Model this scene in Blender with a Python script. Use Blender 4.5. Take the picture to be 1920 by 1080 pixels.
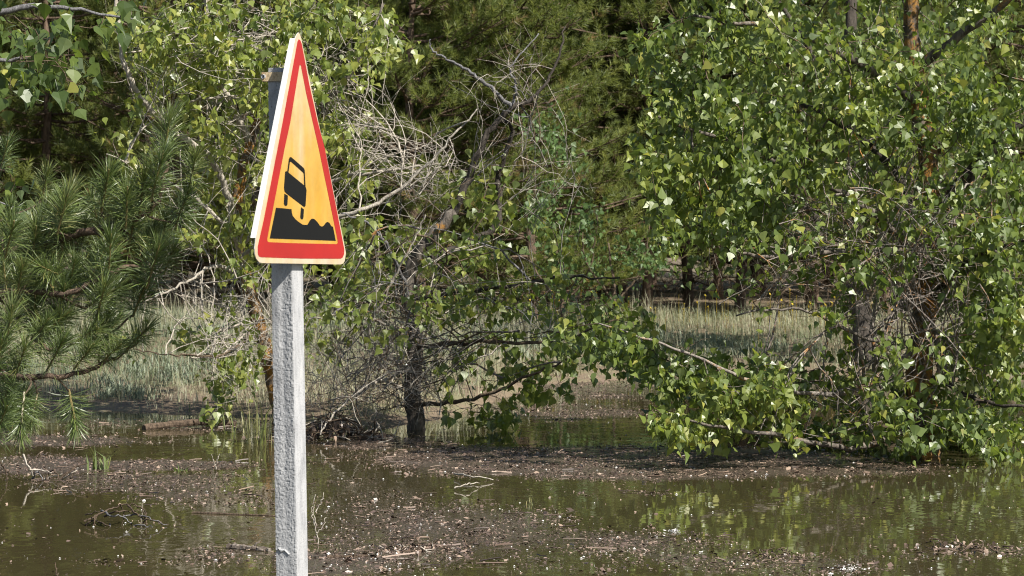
import bpy, math
import numpy as np
from mathutils import Matrix, Vector
from mathutils.geometry import tessellate_polygon

for o in list(bpy.data.objects):
    bpy.data.objects.remove(o)
scene = bpy.context.scene
COL = scene.collection
rng = np.random.default_rng(11)

# ------------------------------------------------------------------ camera, sky, sun, exposure
F, HOR, CAMH = 5333.0, 430.0, 1.4          # focal length in 1920-px pixels, horizon row, eye height (m)
cam_d = bpy.data.cameras.new('camera')
cam = bpy.data.objects.new('camera', cam_d)
COL.objects.link(cam)
cam_d.sensor_width = 36.0
cam_d.lens = F / 1920.0 * 36.0
cam_d.shift_y = -(540.0 - HOR) / 1920.0
cam_d.clip_start, cam_d.clip_end = 0.1, 2000.0
cam.location = (0, 0, CAMH)
cam.rotation_euler = (math.radians(90), 0, 0)
cam_d.dof.use_dof = True
cam_d.dof.focus_distance = 13.5
cam_d.dof.aperture_fstop = 11.0
scene.camera = cam

S = np.array([0.804, -0.716, 1.07]); S /= np.linalg.norm(S)      # direction to the sun
world = bpy.data.worlds.new('World')
scene.world = world
world.use_nodes = True
wn = world.node_tree.nodes; wl = world.node_tree.links
sky = wn.new('ShaderNodeTexSky')
sky.sky_type = 'NISHITA'; sky.sun_disc = False
sky.sun_elevation = math.asin(S[2]); sky.sun_rotation = math.atan2(S[0], S[1])
sky.air_density = 1.0; sky.dust_density = 1.2; sky.ozone_density = 1.0
wl.new(sky.outputs[0], wn['Background'].inputs[0])
wn['Background'].inputs[1].default_value = 0.065

sun_d = bpy.data.lights.new('sun', 'SUN')
sun_d.energy = 5.0; sun_d.angle = math.radians(0.53); sun_d.color = (1.0, 0.95, 0.87)
sun = bpy.data.objects.new('sun', sun_d); COL.objects.link(sun)
sun.rotation_euler = Vector(S).to_track_quat('Z', 'Y').to_euler()

scene.view_settings.view_transform = 'Standard'
scene.view_settings.look = 'None'
scene.view_settings.gamma = 1.0
scene.view_settings.use_curve_mapping = False
scene.view_settings.exposure = 0.86
scene.cycles.max_bounces = 6
scene.cycles.diffuse_bounces = 3
scene.cycles.glossy_bounces = 3
scene.cycles.transmission_bounces = 3
scene.cycles.filter_width = 1.0
scene.cycles.use_denoising = True
scene.cycles.denoising_prefilter = 'ACCURATE'

# ------------------------------------------------------------------ helpers
def P(px, py, d):
    """The point at distance d that the photograph shows at (px, py)."""
    return np.array([(px - 960.0) / F * d, d, CAMH - (py - HOR) / F * d])

def G(px, py, z=0.0):
    """The point of the level z that the photograph shows at (px, py)."""
    d = F * (CAMH - z) / (py - HOR)
    return np.array([(px - 960.0) / F * d, d, z])

def unit(v):
    v = np.asarray(v, float)
    return v / np.maximum(np.linalg.norm(v, axis=-1, keepdims=True), 1e-9)

_lat = np.random.default_rng(5).random((256, 256))
def vnoise(x, y):
    x = np.asarray(x, float); y = np.asarray(y, float)
    xi = np.floor(x).astype(int); yi = np.floor(y).astype(int)
    fx = x - xi; fy = y - yi
    fx = fx * fx * (3 - 2 * fx); fy = fy * fy * (3 - 2 * fy)
    a = _lat[xi & 255, yi & 255]; b = _lat[(xi + 1) & 255, yi & 255]
    c = _lat[xi & 255, (yi + 1) & 255]; d = _lat[(xi + 1) & 255, (yi + 1) & 255]
    return (a * (1 - fx) + b * fx) * (1 - fy) + (c * (1 - fx) + d * fx) * fy

def fbm(x, y, n=4):
    s, a, t = 0.0, 1.0, 0.0
    for i in range(n):
        s = s + a * vnoise(x * 2 ** i + 17 * i, y * 2 ** i + 31 * i); t += a; a *= 0.5
    return s / t

def mesh_of(name, V, polys, mat, tint=None, smooth=False, mats=None, pmat=None):
    """polys: list of (m,k) integer arrays."""
    me = bpy.data.meshes.new(name)
    V = np.ascontiguousarray(V, np.float32)
    me.vertices.add(len(V)); me.vertices.foreach_set('co', V.ravel())
    polys = [np.asarray(p, np.int32) for p in polys if len(p)]
    nl = sum(p.size for p in polys); npoly = sum(len(p) for p in polys)
    me.loops.add(nl); me.loops.foreach_set('vertex_index', np.concatenate([p.ravel() for p in polys]))
    tot = np.concatenate([np.full(len(p), p.shape[1], np.int32) for p in polys])
    start = np.concatenate([[0], np.cumsum(tot)[:-1]]).astype(np.int32)
    me.polygons.add(npoly)
    me.polygons.foreach_set('loop_start', start)
    me.polygons.foreach_set('loop_total', tot)
    me.polygons.foreach_set('use_smooth', np.full(npoly, bool(smooth)))
    if tint is not None:
        at = me.attributes.new('tint', 'FLOAT', 'POINT')
        at.data.foreach_set('value', np.ascontiguousarray(tint, np.float32))
    for m in (mats or [mat]):
        me.materials.append(m)
    if pmat is not None:
        me.polygons.foreach_set('material_index', np.asarray(pmat, np.int32))
    me.update(calc_edges=True)
    me.validate()
    return me

def link(name, me, parent=None, kind=None):
    o = bpy.data.objects.new(name, me); COL.objects.link(o)
    if parent is not None: o.parent = parent
    if kind: o['kind'] = kind
    return o

def tag(o, label, cat, group=None):
    o['label'] = label; o['category'] = cat
    if group: o['group'] = group
    return o

def thing(name, label, cat, loc, group=None):
    o = bpy.data.objects.new(name, None); COL.objects.link(o)
    o.location = tuple(loc); o.empty_display_size = 0.1
    return tag(o, label, cat, group)

class Geo:
    def __init__(s): s.V = []; s.P = {}; s.T = []; s.n = 0
    def add(s, V, F_, t=0.0):
        F_ = np.asarray(F_)
        s.V.append(V); s.P.setdefault(F_.shape[1], []).append(F_ + s.n)
        s.T.append(np.full(len(V), t) if np.isscalar(t) else t); s.n += len(V)
    def mesh(s, name, mat, base=(0, 0, 0), smooth=False):
        return mesh_of(name, np.concatenate(s.V) - np.asarray(base), [np.concatenate(p) for p in s.P.values()], mat, np.concatenate(s.T), smooth)

def tube(geo, path, rad, k=5, t=0.0, wob=0.0):
    path = np.asarray(path, float); n = len(path)
    rad = np.broadcast_to(np.asarray(rad, float), (n,))
    T = unit(np.gradient(path, axis=0))
    ref = np.array([0.31, 0.92, 0.22]) if abs(T[0] @ np.array([0.31, 0.92, 0.22])) < 0.9 else np.array([1.0, 0, 0])
    A = unit(np.cross(T, ref)); B = np.cross(T, A)
    an = np.arange(k) / k * 2 * math.pi
    rr = rad[:, None] * (1 + wob * (rng.random((n, k)) - 0.5))
    V = path[:, None, :] + rr[:, :, None] * (np.cos(an)[None, :, None] * A[:, None, :] + np.sin(an)[None, :, None] * B[:, None, :])
    i = np.arange(n - 1)[:, None] * k; j = np.arange(k)[None, :]; j2 = (j + 1) % k
    Q = np.stack([i + j, i + j2, i + k + j2, i + k + j], -1).reshape(-1, 4)
    base = geo.n
    geo.add(V.reshape(-1, 3), Q, t)
    cap = np.array([[(n - 1) * k + q for q in range(k)]]) + base     # end cap
    geo.P.setdefault(k, []).append(cap)

def smooth_path(pts, per=6, jit=0.0):
    """Catmull-Rom through the points."""
    p = np.asarray(pts, float)
    p = np.vstack([2 * p[0] - p[1], p, 2 * p[-1] - p[-2]])
    out = []
    for i in range(1, len(p) - 2):
        t = np.arange(per)[:, None] / per
        a, b, c, d = p[i - 1], p[i], p[i + 1], p[i + 2]
        out.append(0.5 * (2 * b + (c - a) * t + (2 * a - 5 * b + 4 * c - d) * t * t + (3 * b - a - 3 * c + d) * t ** 3))
    out.append(p[-2][None]); out = np.concatenate(out)
    if jit:
        out[1:] += rng.normal(0, jit, (len(out) - 1, 3))
    return out

# ------------------------------------------------------------------ materials
def new_mat(name):
    m = bpy.data.materials.new(name); m.use_nodes = True
    nt = m.node_tree
    return m, nt.nodes, nt.links, nt.nodes['Principled BSDF']

def node(nodes, typ, **kw):
    n = nodes.new(typ)
    for k, v in kw.items():
        if k.startswith('i_'):
            key = k[2:]
            n.inputs[int(key) if key.isdigit() else key.replace('_', ' ')].default_value = v
        else:
            setattr(n, k, v)
    return n

def ramp(nodes, stops, interp='LINEAR'):
    r = nodes.new('ShaderNodeValToRGB'); r.color_ramp.interpolation = interp
    e = r.color_ramp.elements
    while len(e) < len(stops): e.new(0.5)
    for q, (p, c) in zip(e, stops):
        q.position = p; q.color = (*c, 1) if len(c) == 3 else c
    return r

def coords(nodes, links, scale=(1, 1, 1)):
    tc = nodes.new('ShaderNodeTexCoord'); mp = nodes.new('ShaderNodeMapping')
    mp.inputs['Scale'].default_value = scale
    links.new(tc.outputs['Object'], mp.inputs[0])
    return mp.outputs[0]

def plain(name, col, rough=0.6, noise=0.0, scale=8.0, bump=0.0, vary=(1, 1, 1)):
    m, n, l, b = new_mat(name)
    b.inputs['Roughness'].default_value = rough
    c = coords(n, l, vary)
    nz = node(n, 'ShaderNodeTexNoise', i_Scale=scale, i_Detail=6.0, i_Roughness=0.65)
    l.new(c, nz.inputs['Vector'])
    lo = tuple(x * (1 - noise) for x in col); hi = tuple(min(1, x * (1 + noise)) for x in col)
    r = ramp(n, [(0.3, lo), (0.7, hi)]); l.new(nz.outputs[0], r.inputs[0]); l.new(r.outputs[0], b.inputs['Base Color'])
    if bump:
        bp = node(n, 'ShaderNodeBump', i_Strength=1.0, i_Distance=bump)
        l.new(nz.outputs[0], bp.inputs['Height']); l.new(bp.outputs[0], b.inputs['Normal'])
    return m

def leaf_mat(name, stops, trans, rough=0.42, tmix=0.3, spec=0.5):
    m, n, l, b = new_mat(name)
    a = node(n, 'ShaderNodeAttribute', attribute_name='tint')
    r = ramp(n, stops); l.new(a.outputs['Fac'], r.inputs[0])
    geo = n.new('ShaderNodeNewGeometry')                    # the underside of a leaf is paler
    mx = node(n, 'ShaderNodeMix', data_type='RGBA'); mx.inputs['B'].default_value = (0.12, 0.15, 0.085, 1)
    mt = node(n, 'ShaderNodeMath', operation='MULTIPLY', i_1=0.45)
    l.new(geo.outputs['Backfacing'], mt.inputs[0]); l.new(mt.outputs[0], mx.inputs['Factor'])
    l.new(r.outputs[0], mx.inputs['A']); l.new(mx.outputs['Result'], b.inputs['Base Color'])
    b.inputs['Roughness'].default_value = rough
    b.inputs['Specular IOR Level'].default_value = spec
    t = n.new('ShaderNodeBsdfTranslucent')
    r2 = ramp(n, trans); l.new(a.outputs['Fac'], r2.inputs[0]); l.new(r2.outputs[0], t.inputs[0])
    ms = n.new('ShaderNodeMixShader'); ms.inputs[0].default_value = tmix
    l.new(b.outputs[0], ms.inputs[1]); l.new(t.outputs[0], ms.inputs[2])
    l.new(ms.outputs[0], n['Material Output'].inputs[0])
    return m

M = {}
M['poplar_leaf'] = leaf_mat('poplar_leaf',
    [(0.0, (0.045, 0.075, 0.020)), (0.45, (0.118, 0.163, 0.036)), (0.8, (0.21, 0.245, 0.05)), (0.93, (0.26, 0.275, 0.06)), (1.0, (0.36, 0.34, 0.08))],
    [(0.0, (0.16, 0.25, 0.03)), (0.6, (0.32, 0.42, 0.045)), (1.0, (0.55, 0.55, 0.09))], 0.40, 0.34, 0.6)
M['shrub_leaf'] = leaf_mat('shrub_leaf',
    [(0.0, (0.05, 0.10, 0.03)), (0.5, (0.09, 0.15, 0.045)), (1.0, (0.16, 0.22, 0.07))],
    [(0.0, (0.12, 0.22, 0.04)), (1.0, (0.3, 0.4, 0.08))], 0.45, 0.3, 0.4)
M['near_needle'] = leaf_mat('near_needle',
    [(0.0, (0.05, 0.082, 0.022)), (0.5, (0.115, 0.16, 0.04)), (0.85, (0.17, 0.22, 0.06)), (1.0, (0.22, 0.17, 0.07))],
    [(0.0, (0.08, 0.16, 0.03)), (1.0, (0.25, 0.32, 0.07))], 0.4, 0.18, 0.6)
M['needle'] = leaf_mat('needle',
    [(0.0, (0.085, 0.115, 0.025)), (0.5, (0.175, 0.21, 0.046)), (0.88, (0.25, 0.27, 0.07)), (0.94, (0.22, 0.15, 0.06)), (1.0, (0.26, 0.15, 0.07))],
    [(0.0, (0.14, 0.2, 0.035)), (1.0, (0.36, 0.38, 0.09))], 0.5, 0.42, 0.35)
M['grass'] = leaf_mat('grass',
    [(0.0, (0.19, 0.225, 0.13)), (0.35, (0.32, 0.33, 0.20)), (0.7, (0.46, 0.43, 0.29)), (1.0, (0.58, 0.55, 0.42))],
    [(0.0, (0.12, 0.18, 0.05)), (1.0, (0.4, 0.35, 0.18))], 0.6, 0.25, 0.25)
M['wormwood'] = leaf_mat('wormwood',
    [(0.0, (0.17, 0.21, 0.14)), (0.5, (0.28, 0.32, 0.23)), (1.0, (0.44, 0.48, 0.38))],
    [(0.0, (0.14, 0.2, 0.1)), (1.0, (0.3, 0.34, 0.2))], 0.7, 0.2, 0.2)
M['reed'] = leaf_mat('reed',
    [(0.0, (0.08, 0.14, 0.03)), (0.5, (0.22, 0.25, 0.07)), (1.0, (0.42, 0.37, 0.18))],
    [(0.0, (0.14, 0.22, 0.05)), (1.0, (0.45, 0.4, 0.15))], 0.5, 0.3, 0.35)
M['flower'] = plain('flower', (0.55, 0.40, 0.03), 0.7)

def bark(name, dark, light, lichen, amount, scale=30.0):
    m, n, l, b = new_mat(name)
    c = coords(n, l, (1, 1, 0.25))
    n1 = node(n, 'ShaderNodeTexNoise', i_Scale=scale, i_Detail=8.0, i_Roughness=0.7); l.new(c, n1.inputs['Vector'])
    r = ramp(n, [(0.35, dark), (0.65, light)]); l.new(n1.outputs[0], r.inputs[0])
    c2 = coords(n, l)
    n2 = node(n, 'ShaderNodeTexNoise', i_Scale=9.0, i_Detail=8.0, i_Roughness=0.75); l.new(c2, n2.inputs['Vector'])
    r2 = ramp(n, [(1 - amount - 0.06, (0, 0, 0)), (1 - amount + 0.06, (1, 1, 1))]); l.new(n2.outputs[0], r2.inputs[0])
    mx = node(n, 'ShaderNodeMix', data_type='RGBA'); mx.inputs['B'].default_value = (*lichen, 1)
    l.new(r2.outputs[0], mx.inputs['Factor']); l.new(r.outputs[0], mx.inputs['A']); l.new(mx.outputs['Result'], b.inputs['Base Color'])
    b.inputs['Roughness'].default_value = 0.85; b.inputs['Specular IOR Level'].default_value = 0.2
    bp = node(n, 'ShaderNodeBump', i_Strength=1.0, i_Distance=0.02)
    l.new(n1.outputs[0], bp.inputs['Height']); l.new(bp.outputs[0], b.inputs['Normal'])
    return m
M['lichen_bark'] = bark('lichen_bark', (0.035, 0.028, 0.022), (0.17, 0.14, 0.11), (0.33, 0.165, 0.035), 0.485)
M['poplar_bark'] = bark('poplar_bark', (0.05, 0.042, 0.034), (0.22, 0.19, 0.16), (0.42, 0.20, 0.03), 0.36)
M['dark_bark'] = bark('dark_bark', (0.025, 0.021, 0.018), (0.10, 0.085, 0.07), (0.3, 0.15, 0.03), 0.25)
M['pine_bark'] = bark('pine_bark', (0.05, 0.035, 0.026), (0.20, 0.14, 0.10), (0.25, 0.24, 0.2), 0.33)
M['pale_twig'] = bark('pale_twig', (0.30, 0.26, 0.21), (0.58, 0.53, 0.45), (0.45, 0.24, 0.05), 0.27, 60)
M['grey_twig'] = bark('grey_twig', (0.09, 0.085, 0.085), (0.24, 0.235, 0.24), (0.4, 0.22, 0.05), 0.24, 60)
M['mixed_twig'] = bark('mixed_twig', (0.12, 0.10, 0.085), (0.36, 0.32, 0.28), (0.46, 0.2, 0.025), 0.40, 60)
M['brown_twig'] = bark('brown_twig', (0.07, 0.05, 0.035), (0.20, 0.15, 0.10), (0.42, 0.2, 0.03), 0.30, 60)
M['drift'] = bark('drift', (0.035, 0.025, 0.018), (0.16, 0.115, 0.08), (0.4, 0.34, 0.27), 0.30, 50)

# ------------------------------------------------------------------ terrain and water
_sx = np.array([-14, -5.0, -3.4, -2.2, -1.75, -1.2, -0.9, -0.5, 0.2, 1.2, 2.6, 4.0, 6, 14])
_sy = np.array([21.5, 21.4, 21.8, 21.2, 20.6, 19.6, 19.7, 20.8, 25.5, 27.0, 27.0, 26.5, 26.0, 26.0])
def shore(x):
    return np.interp(x, _sx, _sy) + 1.2 * (fbm(np.asarray(x) * 1.3 + 50, np.asarray(x) * 0 + 3.3, 3) - 0.5)
def ground_z(x, y):
    x = np.asarray(x, float); y = np.asarray(y, float)
    s = y - shore(x)
    up = 0.42 * (1 - np.exp(-np.maximum(s, 0) / 5.5)); dn = -0.30 * (1 - np.exp(np.minimum(s, 0) / 1.4))
    z = np.where(s > 0, up, dn) + 0.07 * (fbm(x * 2.2 + 9, y * 2.2, 4) - 0.5) * np.clip(1 + s / 1.0, 0.2, 1)
    far = np.clip((y - 70) / 200, 0, 1)
    return z + far * 2.0 * (fbm(x * 0.02, y * 0.02, 2) - 0.3)

def grid(xs, ys):
    X, Y = np.meshgrid(xs, ys)
    nx, ny = len(xs), len(ys)
    i = np.arange(ny - 1)[:, None] * nx + np.arange(nx - 1)[None, :]
    Q = np.stack([i, i + 1, i + nx + 1, i + nx], -1).reshape(-1, 4)
    return X.ravel(), Y.ravel(), Q

def axis(lo, hi, far, step, n_far):
    a = np.arange(lo, hi + 1e-6, step)
    g = np.geomspace(1, far, n_far) - 1
    return np.concatenate([(lo - g[::-1])[:-1], a, (hi + g)[1:]])
gx = axis(-9, 9, 700, 0.13, 14); gy = np.concatenate([-(np.geomspace(1, 300, 10) - 1)[::-1][:-1], np.arange(0, 17.5, 2.0), np.arange(17.6, 36, 0.13), 36 + np.geomspace(1, 1200, 16) - 1])
X, Y, Q = grid(gx, gy)
m, n, l, b = new_mat('ground_soil')
c = coords(n, l)
n1 = node(n, 'ShaderNodeTexNoise', i_Scale=1.3, i_Detail=10.0, i_Roughness=0.7); l.new(c, n1.inputs['Vector'])
r = ramp(n, [(0.3, (0.07, 0.05, 0.032)), (0.5, (0.17, 0.125, 0.08)), (0.62, (0.15, 0.14, 0.07)), (0.75, (0.27, 0.21, 0.14))]); l.new(n1.outputs[0], r.inputs[0])
l.new(r.outputs[0], b.inputs['Base Color']); b.inputs['Roughness'].default_value = 0.9
n2 = node(n, 'ShaderNodeTexNoise', i_Scale=25.0, i_Detail=8.0); l.new(c, n2.inputs['Vector'])
bp = node(n, 'ShaderNodeBump', i_Strength=1.0, i_Distance=0.03); l.new(n2.outputs[0], bp.inputs['Height']); l.new(bp.outputs[0], b.inputs['Normal'])
ground = link('ground', mesh_of('ground', np.stack([X, Y, ground_z(X, Y)], -1), [Q], m, smooth=True), kind='structure')

def to_px(x, y):
    return 960 + F * x / np.maximum(y, 1), HOR + F * CAMH / np.maximum(y, 1)

_mats = [(1010, 772, 240, 22, .85), (1060, 742, 200, 10, .7), (110, 826, 230, 14, .85), (300, 796, 190, 14, .7), (700, 1010, 140, 60, .6),  # floating mats, the far ones here added to imitate sky sheen on rippled water: centre and half size in metres come from where they lie (px, py, rx, ry, strength)
    (1150, 868, 560, 34, 1.0), (900, 860, 300, 26, 0.9), (1500, 880, 330, 18, 0.6), (820, 985, 300, 50, 0.60), (1000, 1035, 380, 55, 0.66), (700, 950, 170, 34, 0.55),
    (1450, 1062, 330, 26, 0.62), (1800, 1035, 190, 24, 0.62), (230, 905, 330, 26, 0.55), (430, 935, 200, 26, 0.62), (60, 872, 180, 24, 0.75),
    (300, 872, 200, 12, 0.8), (420, 1040, 120, 26, 0.5), (640, 1055, 150, 30, 0.75), (250, 1050, 260, 14, 0.42), (1100, 715, 300, 26, 0.75), (1650, 730, 350, 30, 0.5),
    (420, 800, 150, 16, 0.8), (160, 820, 220, 14, 0.5), (700, 830, 160, 18, 0.85), (1000, 780, 220, 14, 0.5), (1150, 925, 200, 8, 0.35), (240, 985, 110, 14, 0.5), (1270, 1045, 80, 12, 0.7), (610, 900, 120, 20, 0.5)]
def scum(x, y):
    px, py = to_px(x, y)
    d = np.zeros_like(px)
    for cx, cy, rx, ry, s in _mats:
        q = ((px - cx) / rx) ** 2 + ((py - cy) / ry) ** 2
        d = np.maximum(d, s * np.clip(1.25 - q * 0.9, 0, 1))
    nz = fbm(x * 1.1 + 20, y * 0.45 + 5, 4)
    return np.clip(d * (0.45 + 1.1 * nz) + 0.35 * (nz - 0.55), 0, 1)

wx = axis(-8, 8, 700, 0.06, 10); wy = np.concatenate([-(np.geomspace(1, 300, 8) - 1)[::-1][:-1], np.arange(0, 10.5, 1.5), np.arange(10.6, 28, 0.09), np.array([29, 31, 35, 45.0])])
X, Y, Q = grid(wx, wy)
m, n, l, b = new_mat('flood_water')
a = node(n, 'ShaderNodeAttribute', attribute_name='tint')
c = coords(n, l, (1.0, 0.35, 1))
nf = node(n, 'ShaderNodeTexNoise', i_Scale=42.0, i_Detail=8.0, i_Roughness=0.78); l.new(c, nf.inputs['Vector'])
ad = node(n, 'ShaderNodeMath', operation='ADD'); l.new(a.outputs['Fac'], ad.inputs[0]); l.new(nf.outputs[0], ad.inputs[1])
mk = node(n, 'ShaderNodeMapRange', i_1=0.96, i_2=1.30, i_4=0.72); l.new(ad.outputs[0], mk.inputs[0])
rc = ramp(n, [(0.3, (0.05, 0.038, 0.030)), (0.55, (0.115, 0.088, 0.070)), (0.75, (0.21, 0.165, 0.135))])
n3 = node(n, 'ShaderNodeTexNoise', i_Scale=70.0, i_Detail=5.0, i_Roughness=0.8); l.new(c, n3.inputs['Vector']); l.new(n3.outputs[0], rc.inputs[0])
b.inputs['Base Color'].default_value = (0.052, 0.044, 0.020, 1)
b.inputs['Roughness'].default_value = 0.03; b.inputs['IOR'].default_value = 1.36
cw = coords(n, l, (1.0, 0.55, 1))
w1 = node(n, 'ShaderNodeTexNoise', i_Scale=5.0, i_Detail=3.0, i_Roughness=0.5); l.new(cw, w1.inputs['Vector'])
w2 = node(n, 'ShaderNodeTexNoise', i_Scale=0.55, i_Detail=3.0); l.new(cw, w2.inputs['Vector'])
wr = node(n, 'ShaderNodeMapRange', i_1=0.40, i_2=0.68, i_3=0.35, i_4=1.9); l.new(w2.outputs[0], wr.inputs[0])
wm = node(n, 'ShaderNodeMath', operation='MULTIPLY'); l.new(w1.outputs[0], wm.inputs[0]); l.new(wr.outputs[0], wm.inputs[1])
bw = node(n, 'ShaderNodeBump', i_Strength=1.0, i_Distance=0.0026); l.new(wm.outputs[0], bw.inputs['Height']); l.new(bw.outputs[0], b.inputs['Normal'])
sc = n.new('ShaderNodeBsdfPrincipled'); sc.inputs['Roughness'].default_value = 0.32
l.new(rc.outputs[0], sc.inputs['Base Color'])
bs = node(n, 'ShaderNodeBump', i_Strength=1.0, i_Distance=0.02); l.new(n3.outputs[0], bs.inputs['Height']); l.new(bs.outputs[0], sc.inputs['Normal'])
ms = n.new('ShaderNodeMixShader'); l.new(mk.outputs[0], ms.inputs[0]); l.new(b.outputs[0], ms.inputs[1]); l.new(sc.outputs[0], ms.inputs[2])
l.new(ms.outputs[0], n['Material Output'].inputs[0])
water = link('water', mesh_of('water', np.stack([X, Y, np.zeros_like(X)], -1), [Q], m, tint=scum(X, Y), smooth=True), kind='structure')

# ------------------------------------------------------------------ the road sign
TH = math.radians(70)
u = np.array([math.cos(TH), math.sin(TH), 0.0]); nrm = np.array([math.sin(TH), -math.cos(TH), 0.0])
lean = unit(np.array([-0.0125, 0, 1.0]))
up = unit(lean - nrm * (lean @ nrm)); 
O = P(565, 495, 9.68)
def on_plane(px, py):
    d = np.array([(px - 960.0) / F, 1.0, -(py - HOR) / F]); c0 = np.array([0, 0, CAMH])
    t = ((O - c0) @ nrm) / (d @ nrm)
    q = c0 + d * t - O
    return np.array([q @ u, q @ up])
hi = lambda L: [on_plane(460 + x / 4.8, 280 + y / 4.8) for x, y in L]
px_ = lambda L: [on_plane(x, y) for x, y in L]

outer = px_([(560.3, 61), (557, 64.5), (554.5, 71.7), (538.9, 150), (523, 230), (513, 280), (492.3, 384), (479.8, 446.7), (477.3, 467.5), (478, 478), (480.5, 486), (486, 492.5), (492, 494),
             (564, 494.4), (639, 495), (643, 493.5), (646, 489), (648.5, 473.8), (645.4, 457), (633, 396.7), (612, 290.4), (597.5, 230), (581, 150), (570, 95), (565.3, 71.7), (563.3, 65)])
red_o = px_([(560.7, 73.8), (558.3, 77.5), (553.3, 105), (530, 230), (520.4, 280), (494.4, 413), (483, 463), (483, 477), (485, 481.5), (489, 483), (564, 484.8), (638, 484.2), (642, 482), (644.6, 476),
             (645.2, 467.5), (643.3, 457), (609.3, 280), (596.2, 230), (580, 158), (570.8, 108), (565.8, 81.7), (563.3, 75.8)])
red_i = px_([(562.9, 121.3), (561.5, 124), (544.2, 230), (533.3, 280), (500.6, 448.8), (501.3, 453.3), (503.8, 454.6), (543.3, 456), (630.8, 457), (633, 454.8), (632, 446.7), (598, 280), (586.7, 230), (574.2, 175), (564.6, 124)])
black = hi([(275, 528), (350, 533), (415, 540), (417, 570), (425, 600), (450, 630), (480, 655), (510, 675), (535, 680), (558, 678), (568, 660), (580, 640), (592, 627), (605, 622), (620, 626), (645, 650), (668, 683), (678, 690), (688, 692),
            (698, 690), (710, 678), (725, 656), (740, 650), (755, 660), (772, 688), (788, 695), (812, 820), (218, 805)])
body = hi([(357, 208), (364, 199), (374, 198), (385, 208), (530, 325), (544, 343), (550, 370), (540, 508), (530, 520), (515, 510), (370, 400), (352, 382), (347, 350)])
frame = hi([(376, 205), (391, 90), (397, 75), (405, 70), (414, 73), (515, 160), (528, 174), (533, 192), (540, 338), (528, 330), (526, 240), (524, 218), (517, 207), (415, 116), (405, 111), (399, 117), (386, 212)])
wheel1 = hi([(350, 400), (382, 418), (378, 495), (374, 506), (364, 511), (352, 506), (346, 492)])
wheel2 = hi([(500, 520), (526, 540), (521, 615), (516, 628), (508, 631), (498, 626), (493, 610)])

def sheet(loops, z0, z1):
    """A flat shape with real thickness between z0 and z1 along the sign's normal."""
    tri = tessellate_polygon([[Vector((*p, 0)) for p in lp] for lp in loops])
    pts = np.array([p for lp in loops for p in lp]); k = len(pts)
    def w(z): return O + pts[:, :1] * u + pts[:, 1:] * up + z * nrm
    V = np.concatenate([w(z1), w(z0)])
    T = []
    for t in tri:
        a, b_, c_ = pts[list(t)]
        t = tuple(t) if (b_[0] - a[0]) * (c_[1] - a[1]) - (b_[1] - a[1]) * (c_[0] - a[0]) > 0 else tuple(t)[::-1]
        T.append(t); T.append(tuple(k + q for q in t[::-1]))
    Qs = []; s = 0
    for lp in loops:
        m_ = len(lp)
        Qs += [(s + i, s + (i + 1) % m_, k + s + (i + 1) % m_, k + s + i) for i in range(m_)]
        s += m_
    return V, [np.array(T), np.array(Qs)]

# weathered retro-reflective yellow, sun-bleached in vertical streaks
m, n, l, b = new_mat('sign_yellow')
c = coords(n, l, (9, 9, 1.1))
n1 = node(n, 'ShaderNodeTexNoise', i_Scale=1.6, i_Detail=5.0, i_Roughness=0.55); l.new(c, n1.inputs['Vector'])
at = node(n, 'ShaderNodeAttribute', attribute_name='tint')
a2 = node(n, 'ShaderNodeMath', operation='MULTIPLY_ADD', i_1=0.62); l.new(n1.outputs[0], a2.inputs[0]); l.new(at.outputs['Fac'], a2.inputs[2])
r = ramp(n, [(0.22, (0.49, 0.262, 0.030)), (0.45, (0.50, 0.305, 0.065)), (0.64, (0.51, 0.365, 0.17)), (0.92, (0.52, 0.435, 0.32))])
l.new(a2.outputs[0], r.inputs[0])
cs = coords(n, l); ns = node(n, 'ShaderNodeTexNoise', i_Scale=85.0, i_Detail=4.0, i_Roughness=0.7); l.new(cs, ns.inputs['Vector'])
rs = ramp(n, [(0.70, (0, 0, 0)), (0.76, (1, 1, 1))]); l.new(ns.outputs[0], rs.inputs[0])
ng = node(n, 'ShaderNodeTexNoise', i_Scale=14.0, i_Detail=6.0, i_Roughness=0.7); l.new(cs, ng.inputs['Vector'])
rg = ramp(n, [(0.35, (0.86, 0.86, 0.86)), (0.65, (1.04, 1.04, 1.04))]); l.new(ng.outputs[0], rg.inputs[0])
mg = node(n, 'ShaderNodeMix', data_type='RGBA', blend_type='MULTIPLY'); mg.inputs['Factor'].default_value = 1.0; l.new(r.outputs[0], mg.inputs['A']); l.new(rg.outputs[0], mg.inputs['B'])
mb = node(n, 'ShaderNodeMix', data_type='RGBA'); mb.inputs['B'].default_value = (0.22, 0.17, 0.11, 1); l.new(rs.outputs[0], mb.inputs['Factor']); l.new(mg.outputs['Result'], mb.inputs['A'])
l.new(mb.outputs['Result'], b.inputs['Base Color']); b.inputs['Roughness'].default_value = 0.38
M['sign_yellow'] = m
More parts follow.
